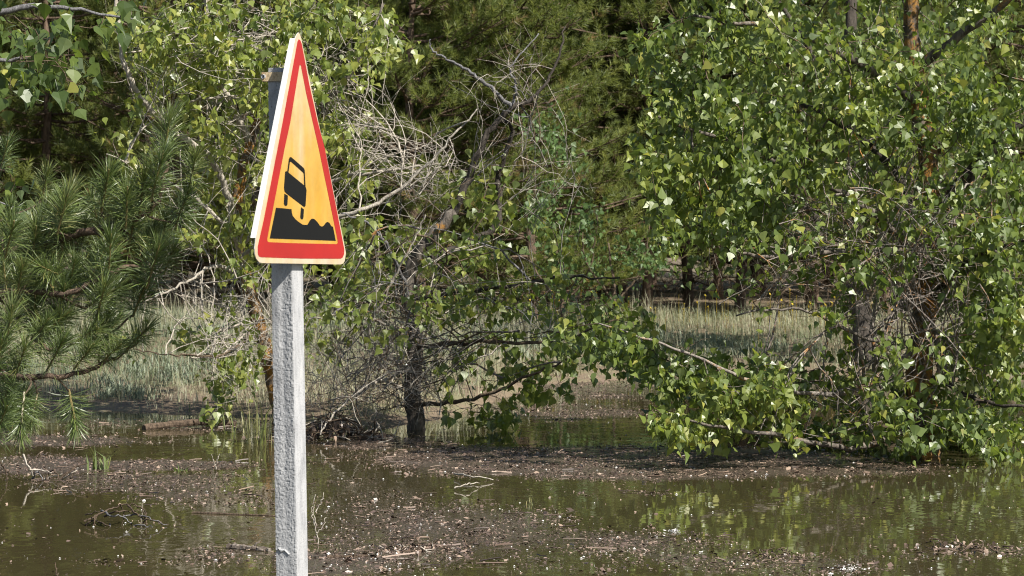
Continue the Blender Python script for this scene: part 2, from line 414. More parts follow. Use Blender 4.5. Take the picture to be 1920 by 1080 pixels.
def speckled(name, col, spk, rough, amt=0.73):
    m, n, l, b = new_mat(name)
    c = coords(n, l)
    n1 = node(n, 'ShaderNodeTexNoise', i_Scale=70.0, i_Detail=3.0, i_Roughness=0.6); l.new(c, n1.inputs['Vector'])
    n2 = node(n, 'ShaderNodeTexNoise', i_Scale=7.0, i_Detail=5.0); l.new(c, n2.inputs['Vector'])
    r0 = ramp(n, [(0.3, tuple(x * 0.9 for x in col)), (0.7, tuple(min(1, x * 1.1) for x in col))]); l.new(n2.outputs[0], r0.inputs[0])
    r = ramp(n, [(amt, (0, 0, 0)), (amt + 0.03, (1, 1, 1))]); l.new(n1.outputs[0], r.inputs[0])
    mx = node(n, 'ShaderNodeMix', data_type='RGBA'); mx.inputs['B'].default_value = (*spk, 1)
    l.new(r.outputs[0], mx.inputs['Factor']); l.new(r0.outputs[0], mx.inputs['A']); l.new(mx.outputs['Result'], b.inputs['Base Color'])
    b.inputs['Roughness'].default_value = rough
    return m
M['sign_red'] = speckled('sign_red', (0.33, 0.011, 0.009), (0.6, 0.3, 0.2), 0.4)
M['sign_black'] = speckled('sign_black', (0.004, 0.004, 0.0035), (0.12, 0.10, 0.07), 0.75, 0.76); M['sign_black'].node_tree.nodes['Principled BSDF'].inputs['Specular IOR Level'].default_value = 0.25
M['sign_white'] = plain('sign_white', (0.72, 0.72, 0.71), 0.4, 0.04, 20)
M['galv'] = plain('galv', (0.45, 0.47, 0.5), 0.35, 0.2, 40)

base = P(541, 1201, 9.72); base[2] = ground_z(base[0], base[1])
sign = thing('road_sign', 'leaning triangular yellow and red roadside warning sign on grey concrete post', 'road sign', base)
V, PL = sheet([outer], -0.0015, 0.0)
# how bleached the yellow film is: bare at the edge and towards the top
pl = np.array(outer); mid = pl.mean(0)
g = Geo()
NN = 26
ring = [pl * (1 - f) + np.array([mid[0] * 0.9, mid[1] * 0.8]) * f for f in (0, 0.06, 0.2, 0.5)]
o_ = link('sign_plate', mesh_of('sign_plate', V - base, PL, M['sign_white']), sign)
# the yellow film, as a fine sheet carrying the bleaching as an attribute
def film():
    bw = (outer, 0.0004)
    xs = np.linspace(pl[:, 0].min(), pl[:, 0].max(), 60); ys = np.linspace(pl[:, 1].min(), pl[:, 1].max(), 120)
    import bmesh
    bm = bmesh.new()
    vs = [bm.verts.new(tuple(O + p[0] * u + p[1] * up + 0.0004 * nrm - base)) for p in outer]
    bm.faces.new(vs)
    for arr, ax, cen in ((np.linspace(pl[:, 0].min(), pl[:, 0].max(), 42)[1:-1], u, O), (np.linspace(pl[:, 1].min(), pl[:, 1].max(), 36)[1:-1], up, O)):
        for t in arr:
            bmesh.ops.bisect_plane(bm, geom=bm.verts[:] + bm.edges[:] + bm.faces[:], plane_co=tuple(O + ax * t - base), plane_no=tuple(ax))
    bmesh.ops.recalc_face_normals(bm, faces=bm.faces[:])
    me = bpy.data.meshes.new('yellow_film'); bm.to_mesh(me); bm.free()
    co = np.empty(len(me.vertices) * 3, np.float32); me.vertices.foreach_get('co', co); co = co.reshape(-1, 3) + base - O
    a, h = co @ u, co @ up
    H = pl[:, 1].max()
    # distance to the outline
    e = np.full(len(a), 9.0); p2 = np.roll(pl, -1, 0)
    for p, q in zip(pl, p2):
        d = q - p; t = np.clip(((a - p[0]) * d[0] + (h - p[1]) * d[1]) / (d @ d), 0, 1)
        e = np.minimum(e, np.hypot(a - p[0] - d[0] * t, h - p[1] - d[1] * t))
    edge = np.clip(1.6 - e / 0.03, 0, 1) * 0.55
    top = np.clip((h / H - 0.30) / 0.5, 0, 1) * 0.42
    streak = np.exp(-((a - pl[:, 0].mean() - 0.02) / 0.035) ** 2) * np.clip((h / H - 0.15) * 3, 0, 1) * 0.36
    at = me.attributes.new('tint', 'FLOAT', 'POINT'); at.data.foreach_set('value', (edge + np.maximum(top, streak) * (e > 0.03)).astype(np.float32))
    me.materials.append(M['sign_yellow'])
    return me
plate_print = link('yellow_film', film(), sign)
for nm, loops, z, mt in (('red_border', [red_o, red_i], 0.0012, 'sign_red'), ('ground_symbol', [black], 0.0012, 'sign_black'), ('car_body_symbol', [body], 0.0012, 'sign_black'),
                         ('car_window_symbol', [frame], 0.0016, 'sign_black'), ('car_wheel_symbol', [wheel1], 0.0012, 'sign_black'), ('car_wheel_symbol', [wheel2], 0.0012, 'sign_black')):
    V, PL = sheet(loops, 0.0005 if z < 0.0015 else 0.0013, z)
    link(nm, mesh_of(nm, V - base, PL, M[mt]), sign)
def box(geo, o, ax, ay, az, t=0.0):
    """A box from corner o along the three edge vectors."""
    o, ax, ay, az = map(np.asarray, (o, ax, ay, az))
    V = np.array([o + i * ax + j * ay + k * az for k in (0, 1) for j in (0, 1) for i in (0, 1)])
    geo.add(V, np.array([[0, 2, 3, 1], [4, 5, 7, 6], [0, 1, 5, 4], [1, 3, 7, 5], [3, 2, 6, 7], [2, 0, 4, 6]]), t)
# the three folded-back edges (returns) of the plate; they stop short of the rounded corners
def flange(P_):
    q = np.array(px_(P_)); d = unit(q[-1] - q[0]); ins = np.array([-d[1], d[0]]) * 0.0015
    if ins @ (mid - q[0]) < 0: ins = -ins
    w = lambda a, z: O + a[:, :1] * u + a[:, 1:] * up + z * nrm
    rings = np.stack([w(q, -0.0016), w(q, -0.020), w(q + ins, -0.020), w(q + ins, -0.0016)], 1); k_ = len(q)
    V = rings.reshape(-1, 3); Q_ = [(4 * i_ + a, 4 * i_ + (a + 1) % 4, 4 * i_ + 4 + (a + 1) % 4, 4 * i_ + 4 + a) for i_ in range(k_ - 1) for a in range(4)]
    Q_ += [(0, 1, 2, 3), (4 * k_ - 1, 4 * k_ - 2, 4 * k_ - 3, 4 * k_ - 4)]
    link('folded_edge', mesh_of('folded_edge', V - base, [np.array(Q_)], M['sign_white']), sign)
flange([(554.5, 71.7), (538.9, 150), (523, 230), (513, 280), (492.3, 384), (479.8, 446.7)])
flange([(645.4, 457), (633, 396.7), (612, 290.4), (597.5, 230), (581, 150), (570, 95), (565.3, 71.7)])
flange([(492, 494), (564, 494.4), (639, 495)])

# the concrete post: rough cast on its left face
plean = unit(np.array([-0.0165, 0, 1.0]))
W_N, W_U = 0.077, 0.090
corner = O - 0.0225 * nrm - 0.028 * u                # near edge between the two visible faces, at the height of the plate's foot
rows = np.concatenate([np.linspace(-1.66, 0.668, 520)])
def ring_pts(nf, nr):
    a = [(-W_N * (1 - i / nf), 0.0, 0) for i in range(nf)]           # left face, from rear to the near edge
    b_ = [(0.0, W_U * i / nr, 1) for i in range(nr)]                   # right face
    c_ = [(-W_N * i / 3, W_U, 2) for i in range(3)]
    d_ = [(-W_N, W_U * (1 - i / 3), 2) for i in range(3)]
    return a + b_ + c_ + d_
rp = ring_pts(16, 8); k = len(rp)
an = np.array([p[0] for p in rp]); au = np.array([p[1] for p in rp]); fc = np.array([p[2] for p in rp])
ch = 0.004
sel = np.where((an == 0) & (au == 0))[0]
hh, aa = np.meshgrid(rows, an, indexing='ij')
rough = (fbm(hh * 170, aa * 210 + 40, 4) - 0.5) * 0.0030 * (0.35 + 1.3 * vnoise(hh * 4, aa * 30 + 9)) + (vnoise(aa * 55 + 7, hh * 0.4) - 0.5) * 0.004
rough += np.where(np.abs(hh + 0.985 + 0.32 * (aa + .04) + 0.03 * (vnoise(aa * 90, hh * 0 + 2) - .5)) < 0.0035, np.where(aa < -.028, 0.004, 0), 0) 
prof = np.clip(np.minimum(-an, an + W_N) / 0.004, 0, 1)
prof2 = np.where(fc == 0, prof, 0.0)
du = np.where(fc == 0, 1, 0)[None, :] * rough * np.clip(0.4 + prof, 0, 1)[None, :]
edge_j = (rng.random((len(rows), k)) - 0.5) * 0.0026 * ((an <= -W_N + 1e-6) & (au == 0))[None, :]
Vp = (corner + (an[None, :, None] + edge_j[..., None]) * nrm + (au[None, :] - du)[..., None] * u + rows[:, None, None] * plean)
i = np.arange(len(rows) - 1)[:, None] * k; j = np.arange(k)[None, :]; j2 = (j + 1) % k
Qp = np.stack([i + j, i + j2, i + k + j2, i + k + j], -1).reshape(-1, 4)
cap = (len(rows) - 1) * k + np.arange(k)[None, :]
m, n, l, b = new_mat('concrete')
c = coords(n, l, (1, 1, 0.3)); c1 = coords(n, l)
n1 = node(n, 'ShaderNodeTexNoise', i_Scale=35.0, i_Detail=8.0, i_Roughness=0.65); l.new(c, n1.inputs['Vector'])
r = ramp(n, [(0.28, (0.235, 0.238, 0.243)), (0.5, (0.36, 0.363, 0.367)), (0.72, (0.44, 0.44, 0.438))]); l.new(n1.outputs[0], r.inputs[0])
v = node(n, 'ShaderNodeTexNoise', i_Scale=150.0, i_Detail=2.0); l.new(c1, v.inputs['Vector'])
rv = ramp(n, [(0.25, (0.25, 0.25, 0.25)), (0.36, (1, 1, 1))]); l.new(v.outputs[0], rv.inputs[0])
mx = node(n, 'ShaderNodeMix', data_type='RGBA', blend_type='MULTIPLY'); mx.inputs['Factor'].default_value = 0.9
l.new(r.outputs[0], mx.inputs['A']); l.new(rv.outputs[0], mx.inputs['B']); l.new(mx.outputs['Result'], b.inputs['Base Color'])
b.inputs['Roughness'].default_value = 0.85; b.inputs['Specular IOR Level'].default_value = 0.25
bp = node(n, 'ShaderNodeBump', i_Strength=0.9, i_Distance=0.0018); l.new(v.outputs[0], bp.inputs['Height']); l.new(bp.outputs[0], b.inputs['Normal'])
link('post', mesh_of('post', Vp.reshape(-1, 3) - base, [Qp, cap], m), sign)
# clamp with its bolt, near the head of the post
rust = bark('clamp_paint', (0.50, 0.36, 0.20), (0.62, 0.50, 0.33), (0.10, 0.045, 0.02), 0.44, 25)
hC = 0.622; th = 0.003
g = Geo(); Z = 0.031 * lean
cc = corner + hC * plean
box(g, cc + (-W_N - 0.016) * nrm - 0.007 * u, (W_N + 0.016 + 0.019) * nrm, th * u, Z)                 # strap over the left face, out to the plate
box(g, cc + (-W_N - 0.016) * nrm + (W_U + 0.003) * u, (W_N + 0.016 + 0.019) * nrm, th * u, Z)        # strap over the far face
box(g, cc + (-W_N - 0.016 - th) * nrm - 0.012 * u, th * nrm, (W_U + 0.024) * u, Z)                    # bridge behind
clamp = link('clamp', g.mesh('clamp', rust, base), sign)
g = Geo(); q = cc + (-W_N - 0.010) * nrm + 0.016 * lean
ax = np.array([q - 0.022 * u, q - 0.014 * u, q - 0.0139 * u, q - 0.002 * u])
tube(g, ax, [0.0075, 0.0078, 0.004, 0.004], 6)
link('bolt', g.mesh('bolt', M['galv'], base), clamp)

# ------------------------------------------------------------------ leaves and trees
LV = np.array([[0, 0, 0], [0, 0.40, 0.0], [0, 1, -0.12],
               [-0.27, 0.04, 0.07], [-0.45, 0.24, 0.10], [-0.16, 0.66, 0.01],
               [0.27, 0.04, 0.07], [0.45, 0.24, 0.10], [0.16, 0.66, 0.01],
               [0.012, -0.55, 0.10], [-0.012, -0.55, 0.10]])          # blade with a drip tip, folded along the midrib, and its stalk
LQ = np.array([[0, 1, 4, 3], [1, 2, 5, 4], [0, 6, 7, 1], [1, 7, 8, 2]])
LT = np.array([[0, 9, 10]])

def leaf_frames(n, toward):
    axis_ = unit(rng.normal(0, 0.55, (n, 3)) + np.array([0, 0, -0.85]))
    nn = unit(rng.normal(0, 0.75, (n, 3)) + np.asarray(toward))
    x = unit(np.cross(axis_, nn)); z = np.cross(x, axis_)
    return np.stack([x, axis_, z], -1)               # columns

def build_leaves(pos, size, R, tint):
    T_ = LV[None] * np.stack([rng.uniform(.78, 1.12, len(pos)), np.ones(len(pos)), rng.uniform(-.8, 2.4, len(pos))], -1)[:, None, :]
    V = np.einsum('nij,nkj->nki', R, T_) * size[:, None, None] + pos[:, None, :]
    off = (np.arange(len(pos)) * len(LV))[:, None, None]
    return V.reshape(-1, 3), [(LQ[None] + off).reshape(-1, 4), (LT[None] + off).reshape(-1, 3)], np.repeat(tint, len(LV))

_leaf_mesh = {}
def shared_leaf(t, mat):
    q = int(t * 11.99)
    if (q, mat) not in _leaf_mesh:
        _leaf_mesh[(q, mat)] = mesh_of('leaf', LV * np.array([.85 + .02 * q, 1, [1.6, .4, -.5, 2.2, 1.0, .1][q % 6]]), [LQ, LT], M[mat], np.full(len(LV), (q + 0.5) / 12))
    return _leaf_mesh[(q, mat)]

def front_leaves(pos, size, R, limit):
    """The leaves that show largest: nearest per small patch of the view, biggest first."""
    d = pos[:, 1]
    px = 960 + F * pos[:, 0] / d; py = HOR - F * (pos[:, 2] - CAMH) / d
    ok = (px > 4) & (px < 1916) & (py > 4) & (py < 1076)
    cell = (px // 13).astype(int) * 1000 + (py // 13).astype(int)
    idx = np.where(ok)[0]; idx = idx[np.argsort(d[idx])]
    _, first = np.unique(cell[idx], return_index=True)
    idx = idx[first]
    face = np.abs((R[idx, :, 2] * unit(pos[idx] - np.array([0, 0, CAMH]))).sum(1))
    score = (size[idx] / d[idx]) ** 2 * face
    return idx[np.argsort(-score)][:limit]

def ell(L, default_d):
    out = []
    for e in L:
        cx, cy, rx, ry, n_ = e[:5]; d0, d1 = e[5:7] if len(e) > 5 else default_d
        n_ = int(n_)
        a = rng.random(n_) * 2 * math.pi; r_ = np.sqrt(rng.random(n_))
        dd = d0 + (d1 - d0) * rng.random(n_)
        X_ = cx + rx * r_ * np.cos(a); Y_ = cy + ry * r_ * np.sin(a)
        out.append(np.stack([(X_ - 960) / F * dd, dd, CAMH - (Y_ - HOR) / F * dd], -1))
    return np.concatenate(out) if out else np.zeros((0, 3))

def grow(nodes, dirs, targets, seg=0.09, arch=0.25, zmin=0.03, n_leafy=10 ** 9):
    """Join each target to the nearest wood grown so far; returns the chains with their parents."""
    N = len(nodes) + 40 * len(targets) + 10
    A = np.zeros((N, 3)); D = np.zeros((N, 3)); own = np.full(N, -1); k0 = len(nodes)
    A[:k0] = nodes; D[:k0] = dirs
    order = np.argsort(np.min(np.linalg.norm(targets[:, None] - nodes[None, ::2], axis=2), axis=1)) if len(targets) else []
    chains = []; cnt = k0
    for ti in order:
        t = targets[ti].copy(); t[2] = max(t[2], zmin + 0.05)
        v = t - A[:cnt]; dist = np.linalg.norm(v, axis=1)
        cost = dist * (1.25 - 0.35 * (v * D[:cnt]).sum(1) / np.maximum(dist, 1e-6)) + 0.12 * (own[:cnt] >= 0)
        if ti >= n_leafy:                                   # a bare twig springs from further back, long and thin
            cost = np.abs(dist - rng.uniform(0.3, 1.0)) + rng.random(cnt) * 0.25 + 0.3 * (dist < 0.2)
        p = int(np.argmin(cost)); L = dist[p]
        if L < 0.02: continue
        m_ = int(np.clip(L / seg, 3, 30))
        s = np.linspace(0, 1, m_ + 1)[:, None]
        mid = (A[p] + t) / 2 + D[p] * L * 0.22 + np.array([0, 0, arch * L * rng.uniform(-0.3, 1)]) + rng.normal(0, (0.085 if ti >= n_leafy else 0.07) * L, 3)
        path = (1 - s) ** 2 * A[p] + 2 * s * (1 - s) * mid + s * s * t
        path[1:-1] += rng.normal(0, (0.009 if ti >= n_leafy else 0.010) * min(1, L * 3), (m_ - 1, 3))
        path[:, 2] = np.maximum(path[:, 2], zmin)
        T = unit(np.gradient(path, axis=0))
        new = np.arange(cnt, cnt + m_)
        A[new] = path[1:]; D[new] = T[1:]; own[new] = len(chains)
        chains.append([path, p, own[p], ti]); cnt += m_
        if cnt > N - 60: break
    load = np.ones(len(chains))
    for q in range(len(chains) - 1, -1, -1):
        if chains[q][2] >= 0: load[chains[q][2]] += load[q]
    return chains, load

def make_tree(name, label, cat, base, trunk, limbs, leafy, bare, mats, leaf_len=0.08, per=11, leaf_name='poplar_leaf', spread=0.055,
              tint_mu=0.46, n_obj=300, tip=0.0026, bare_tip=0.0034, toward=(0.25, -0.55, 0.45), holes=(), group=None, twig_objects=True, zmin=0.03):
    base = np.asarray(base, float)
    root = thing(name, label, cat, base, group)
    nodes, dirs = [], []
    for k_, (pts, r0, r1) in enumerate([trunk] + [q[:3] for q in limbs]):
        path = smooth_path(pts, 8, 0.006)
        T = unit(np.gradient(path, axis=0))
        g = Geo(); s = np.linspace(0, 1, len(path))
        rad = r0 * (1 - s) + r1 * s
        if k_ == 0:
            rad[:3] *= np.array([1.35, 1.15, 1.05])
        tube(g, path, rad, 10 if k_ == 0 else 6, 0.0, 0.22)
        mt = mats['trunk'] if k_ == 0 else (limbs[k_ - 1][3] if len(limbs[k_ - 1]) > 3 else mats['branch'])
        link('trunk' if k_ == 0 else 'branch', g.mesh(name + '_wood', M[mt], base, True), root)
        st = len(path) // 3 if k_ == 0 else 1
        nodes.append(path[st:]); dirs.append(T[st:])
    nodes = np.concatenate(nodes); dirs = np.concatenate(dirs)
    nb = len(bare); targets = np.concatenate([leafy, bare]) if nb else leafy
    if len(holes) and nb:
        hx = 960 + F * bare[:, 0] / bare[:, 1]; hy = HOR - F * (bare[:, 2] - CAMH) / bare[:, 1]
        ok = np.ones(nb, bool)
        for x0, x1, y0, y1, keep_ in holes: ok &= ~((hx > x0) & (hx < x1) & (hy > y0) & (hy < y1) & (rng.random(nb) > .5))
        bare = bare[ok]; nb = len(bare); targets = np.concatenate([leafy, bare])
    chains, load = grow(nodes, dirs, targets, zmin=zmin, n_leafy=len(leafy))
    tw = Geo(); pos = []; nleafy = len(leafy); loose = Geo(); n_tw = 0
    for q, (path, p, own, ti) in enumerate(chains):
        s = np.linspace(0, 1, len(path))
        isb = ti >= nleafy
        t0 = bare_tip if isb else tip
        r0 = min(t0 * (0.75 + 0.45 * load[q] ** 0.5), 0.020); rad = r0 * (1 - s) + t0 * (0.28 if isb else 0.5) * s
        sides = []
        if isb and len(path) > 4:                            # fine side shoots
            for w in range(rng.integers(1, 5)):
                i_ = rng.integers(1, len(path) - 1); L_ = rng.uniform(0.08, 0.34); dv = unit(unit(path[i_] - path[i_ - 1]) * 0.8 + rng.normal(0, .6, 3)) * L_
                sp = np.array([path[i_], path[i_] + dv * .5 + rng.normal(0, .08 * L_, 3), path[i_] + dv + rng.normal(0, .1 * L_, 3) + [0, 0, .12 * L_]]); sp[:, 2] = np.maximum(sp[:, 2], zmin)
                sides.append(smooth_path(sp, 3))
        if isb:
            if twig_objects and n_tw < 300:
                g = Geo(); tube(g, path, rad, 4)
                for sp in sides: tube(g, sp, np.linspace(t0 * .55, t0 * .3, len(sp)), 3)
                link('twig', g.mesh('twig', M[mats['bare'] if isinstance(mats['bare'], str) else mats['bare'][rng.integers(len(mats['bare']))]], base, True), root); n_tw += 1
            else:
                tube(loose, path, rad, 3)
                for sp in sides: tube(loose, sp, np.linspace(t0 * .55, t0 * .3, len(sp)), 3)
        else:
            tube(tw, path, rad, 3)
            k_ = rng.poisson(per) + 1
            tt = rng.beta(2.2, 1.0, k_) * (len(path) - 1)
            i0 = np.minimum(tt.astype(int), len(path) - 2); f = (tt - i0)[:, None]
            pos.append(path[i0] * (1 - f) + path[i0 + 1] * f + rng.normal(0, spread, (k_, 3)) + np.array([0, 0, -0.02]))
    if tw.n: link('twigs', tw.mesh('twigs', M[mats['twig']], base, True), root, 'stuff')
    if loose.n: link('bare_twigs', loose.mesh('bare_twigs', M[mats['bare'] if isinstance(mats['bare'], str) else mats['bare'][0]], base, True), root, 'stuff')
    if pos:
        pos = np.concatenate(pos); pos[:, 2] = np.maximum(pos[:, 2], zmin + leaf_len * 0.6)
        n_ = len(pos)
        hx = 960 + F * pos[:, 0] / pos[:, 1]; hy = HOR - F * (pos[:, 2] - CAMH) / pos[:, 1]; ok = np.ones(n_, bool)
        for x0, x1, y0, y1, keep_ in holes:                     # the few gaps in the crown through which a stem shows
            ok &= ~((hx > x0) & (hx < x1) & (hy > y0) & (hy < y1) & (rng.random(n_) > keep_))
        gap = fbm(hx / 85 + pos[:, 1] * 1.1, hy / 60 + pos[:, 1] * .7, 2)
        ok &= (gap > .44) | (rng.random(n_) < .16 + .0 * gap)
        pos = pos[ok]; n_ = len(pos)
        size = leaf_len * np.clip(rng.normal(0.96, 0.25, n_), 0.4, 1.5)
        R = leaf_frames(n_, toward)
        cl = fbm(pos[:, 0] * 2.0 + 40, pos[:, 2] * 2.0 + pos[:, 1], 2)
        tint = np.clip(rng.normal(tint_mu, 0.17, n_) + (cl - 0.5) * 0.5, 0, 0.9)
        yel = rng.random(n_) < 0.035; tint[yel] = rng.uniform(0.9, 1.0, yel.sum())
        pick = front_leaves(pos, size, R, n_obj)
        for q in pick:
            o = link('leaf', shared_leaf(tint[q], leaf_name), root)
            mtx = np.eye(4); mtx[:3, :3] = R[q] * size[q]; mtx[:3, 3] = pos[q] - base
            o.matrix_basis = Matrix(mtx.tolist())
        rest = np.ones(n_, bool); rest[pick] = False
        V, PL, tt = build_leaves(pos[rest], size[rest], R[rest], tint[rest])
        link('foliage', mesh_of('foliage', V - base, PL, M[leaf_name], tt), root, 'stuff')
        print(name, 'chains', len(chains), 'leaves', n_)
    return root

def pts(L, d=None):
    return [P(*(q if len(q) == 3 else (*q, d))) for q in L]
WOOD = dict(trunk='lichen_bark', branch='poplar_bark', twig='brown_twig', bare='mixed_twig')

# the big poplar on the right
b0 = G(1735, 856)
make_tree('poplar_tree', 'large dense leafy poplar with orange lichened trunk, boughs trailing into the water', 'tree', b0,
    (pts([(1737, 935, 17.6), (1735, 850, 17.6), (1725, 700, 17.7), (1735, 560, 17.8), (1748, 400, 17.9), (1728, 200, 17.9), (1708, 40, 17.9), (1715, -160, 17.9), (1722, -480, 18)]), 0.105, 0.03),
    [(pts([(1735, 520, 17.8), (1640, 400, 17.5), (1420, 290, 17.2), (1230, 220, 17.0)]), 0.032, 0.008),
     (pts([(1745, 420, 17.9), (1850, 290, 17.7), (1925, 225, 17.6), (2080, 130, 17.5)]), 0.05, 0.018, 'dark_bark'),
     (pts([(1722, 650, 17.7), (1600, 735, 17.3), (1430, 720, 16.9), (1280, 660, 16.7), (1120, 605, 16.6)]), 0.020, 0.005, 'mixed_twig'),
     (pts([(1740, 700, 17.7), (1850, 755, 17.2), (1990, 760, 17.0)]), 0.02, 0.006, 'dark_bark'),
     (pts([(1732, 790, 17.6), (1610, 838, 17.0), (1450, 815, 16.6), (1290, 790, 16.5)]), 0.025, 0.007),
     (pts([(1722, 190, 17.9), (1520, 70, 17.3), (1300, 30, 17.0)]), 0.035, 0.008),
     (pts([(1718, 130, 17.9), (1850, 30, 17.6), (2000, -80, 17.4)]), 0.035, 0.01),
     (pts([(1735, 500, 17.8), (1690, 340, 18.4), (1600, 250, 18.6), (1480, 180, 18.7)]), 0.04, 0.012, 'dark_bark'),
     (pts([(1740, 470, 17.8), (1600, 470, 17.2), (1420, 480, 16.9), (1300, 420, 16.8)]), 0.022, 0.006),
     (pts([(1745, 560, 17.8), (1830, 480, 17.3), (1960, 440, 17.0)]), 0.03, 0.008, 'dark_bark'),
     (pts([(1735, 640, 17.7), (1640, 640, 17.2), (1500, 580, 16.8), (1380, 590, 16.7)]), 0.016, 0.005)],
    ell([(1440, 110, 260, 140, 130), (1760, 110, 240, 150, 120), (1390, 285, 205, 100, 105), (1700, 280, 230, 100, 66), (1340, 420, 130, 60, 50), (1580, 420, 150, 60, 16), (1860, 420, 130, 120, 52), (1400, 510, 110, 40, 13),
         (1270, 670, 150, 45, 28), (1130, 640, 90, 40, 9), (1350, 765, 140, 65, 62), (1490, 770, 110, 80, 46), (1620, 690, 70, 55, 16), (1800, 720, 130, 110, 82), (1600, 580, 90, 40, 7), (1640, 800, 120, 40, 26), (1850, 800, 90, 55, 34), (1745, 800, 60, 50, 14), (1880, 590, 90, 70, 30), (1810, 500, 120, 70, 22), (1640, 490, 90, 50, 9), (1700, 390, 120, 60, 16),
         (1450, 690, 120, 50, 18), (1500, -170, 350, 150, 90), (1820, -170, 330, 150, 90), (2080, 300, 130, 420, 120)], (16.4, 18.9)),
    ell([(1640, 430, 130, 90, 80), (1560, 480, 200, 60, 60), (1800, 560, 140, 90, 90), (1700, 620, 120, 60, 30), (1660, 150, 160, 120, 30), (1740, 760, 160, 80, 36), (1520, 800, 160, 50, 22), (1780, 330, 120, 80, 26), (1420, 560, 80, 60, 14)], (16.5, 18.2)),
    WOOD, leaf_len=0.056, per=34, holes=[(1690, 1762, 520, 715, .12), (1595, 1650, 555, 690, .2), (1240, 1420, 585, 650, .35)])

# the dark-stemmed poplar behind it
b0 = np.array([*G(1628, 700)[:2], 0]); b0[2] = ground_z(b0[0], b0[1])
make_tree('poplar_tree', 'poplar with a dark bare stem behind the large lichened one', 'tree', b0,
    (pts([(1628, 760, 27.7), (1620, 620, 27.8), (1600, 480, 28), (1590, 250, 28.2), (1600, -100, 28.4)]), 0.125, 0.05),
    [(pts([(1605, 500, 28), (1480, 350, 27.8), (1350, 200, 27.6)]), 0.05, 0.012), (pts([(1600, 480, 28), (1720, 380, 27.8), (1880, 240, 27.6)]), 0.05, 0.012), (pts([(1592, 250, 28.2), (1500, 60, 28), (1400, -60, 28)]), 0.04, 0.012)],
    ell([(1450, 240, 220, 200, 130), (1700, 260, 230, 220, 160), (1600, 20, 300, 130, 110), (1850, 420, 120, 120, 40)], (27.0, 30.5)), ell([(1560, 520, 160, 60, 50)], (27, 29)),
    dict(trunk='dark_bark', branch='dark_bark', twig='brown_twig', bare='brown_twig'), leaf_len=0.085, per=17, spread=0.12, n_obj=60, tint_mu=0.4)

# the poplar on the left, with many dead pale twigs
b0 = G(528, 786)
make_tree('poplar_tree', 'leaning poplar full of bare pale twigs behind the road sign', 'tree', b0,
    (pts([(536, 860, 21.0), (527, 785, 21.0), (508, 700, 21.0), (482, 595, 21.0), (455, 500, 21.0), (442, 400, 21.1), (470, 270, 21.2), (520, 120, 21.3), (560, -120, 21.4)]), 0.066, 0.026),
    [(pts([(446, 420, 21.1), (395, 300, 20.8), (300, 225, 20.5), (240, 140, 20.3), (220, 40, 20.3), (215, -90, 20.3)]), 0.03, 0.012, 'pale_twig'),
     (pts([(448, 430, 21.1), (540, 270, 20.8), (650, 150, 20.5), (720, 10, 20.4)]), 0.03, 0.008),
     (pts([(455, 480, 21.0), (560, 425, 20.3), (655, 402, 20.0), (720, 375, 20.0), (800, 310, 20.0), (850, 255, 20.0), (895, 205, 20.0)]), 0.022, 0.005, 'pale_twig'),
     (pts([(450, 460, 21.0), (600, 350, 20.6), (720, 320, 20.4), (820, 310, 20.3)]), 0.02, 0.005, 'pale_twig'),
     (pts([(460, 520, 21.0), (400, 500, 20.6), (340, 535, 20.4), (260, 570, 20.3)]), 0.018, 0.005, 'pale_twig'),
     (pts([(470, 270, 21.2), (400, 120, 20.9), (380, -40, 20.8)]), 0.03, 0.01, 'pale_twig'),
     (pts([(455, 500, 21.0), (420, 420, 20.6), (300, 330, 20.4), (200, 290, 20.3)]), 0.02, 0.005, 'pale_twig'),
     (pts([(485, 600, 21.0), (430, 660, 20.4), (330, 665, 20.2), (250, 655, 20.2)]), 0.012, 0.004, 'brown_twig')],
    ell([(420, 50, 210, 80, 60), (610, 60, 130, 70, 38), (300, 120, 90, 90, 24), (420, 180, 120, 70, 34), (590, 190, 130, 90, 30), (440, 310, 100, 80, 26), (410, 440, 70, 60, 20), (700, 80, 70, 60, 12), (480, 400, 60, 60, 14), (680, 300, 60, 60, 5),
         (640, 500, 70, 35, 9), (450, -120, 300, 90, 60), (230, 300, 50, 40, 5), (260, 650, 40, 15, 3), (420, 640, 90, 80, 20), (480, 560, 60, 60, 8), (440, 730, 50, 50, 6), (600, 610, 50, 60, 8), (360, 600, 60, 40, 5), (330, 30, 130, 50, 14)], (19.8, 22.2)),
    ell([(650, 310, 210, 140, 66), (470, 90, 250, 100, 110), (600, 180, 120, 90, 40), (760, 300, 110, 90, 36), (360, 520, 100, 60, 26), (400, 230, 150, 100, 44), (330, 400, 80, 60, 12), (440, 650, 80, 100, 54), (590, 680, 50, 90, 20), (500, 610, 60, 90, 40)], (19.8, 21.8)),
    dict(trunk='lichen_bark', branch='poplar_bark', twig='pale_twig', bare='pale_twig'), leaf_len=0.061, per=20, tint_mu=0.76)

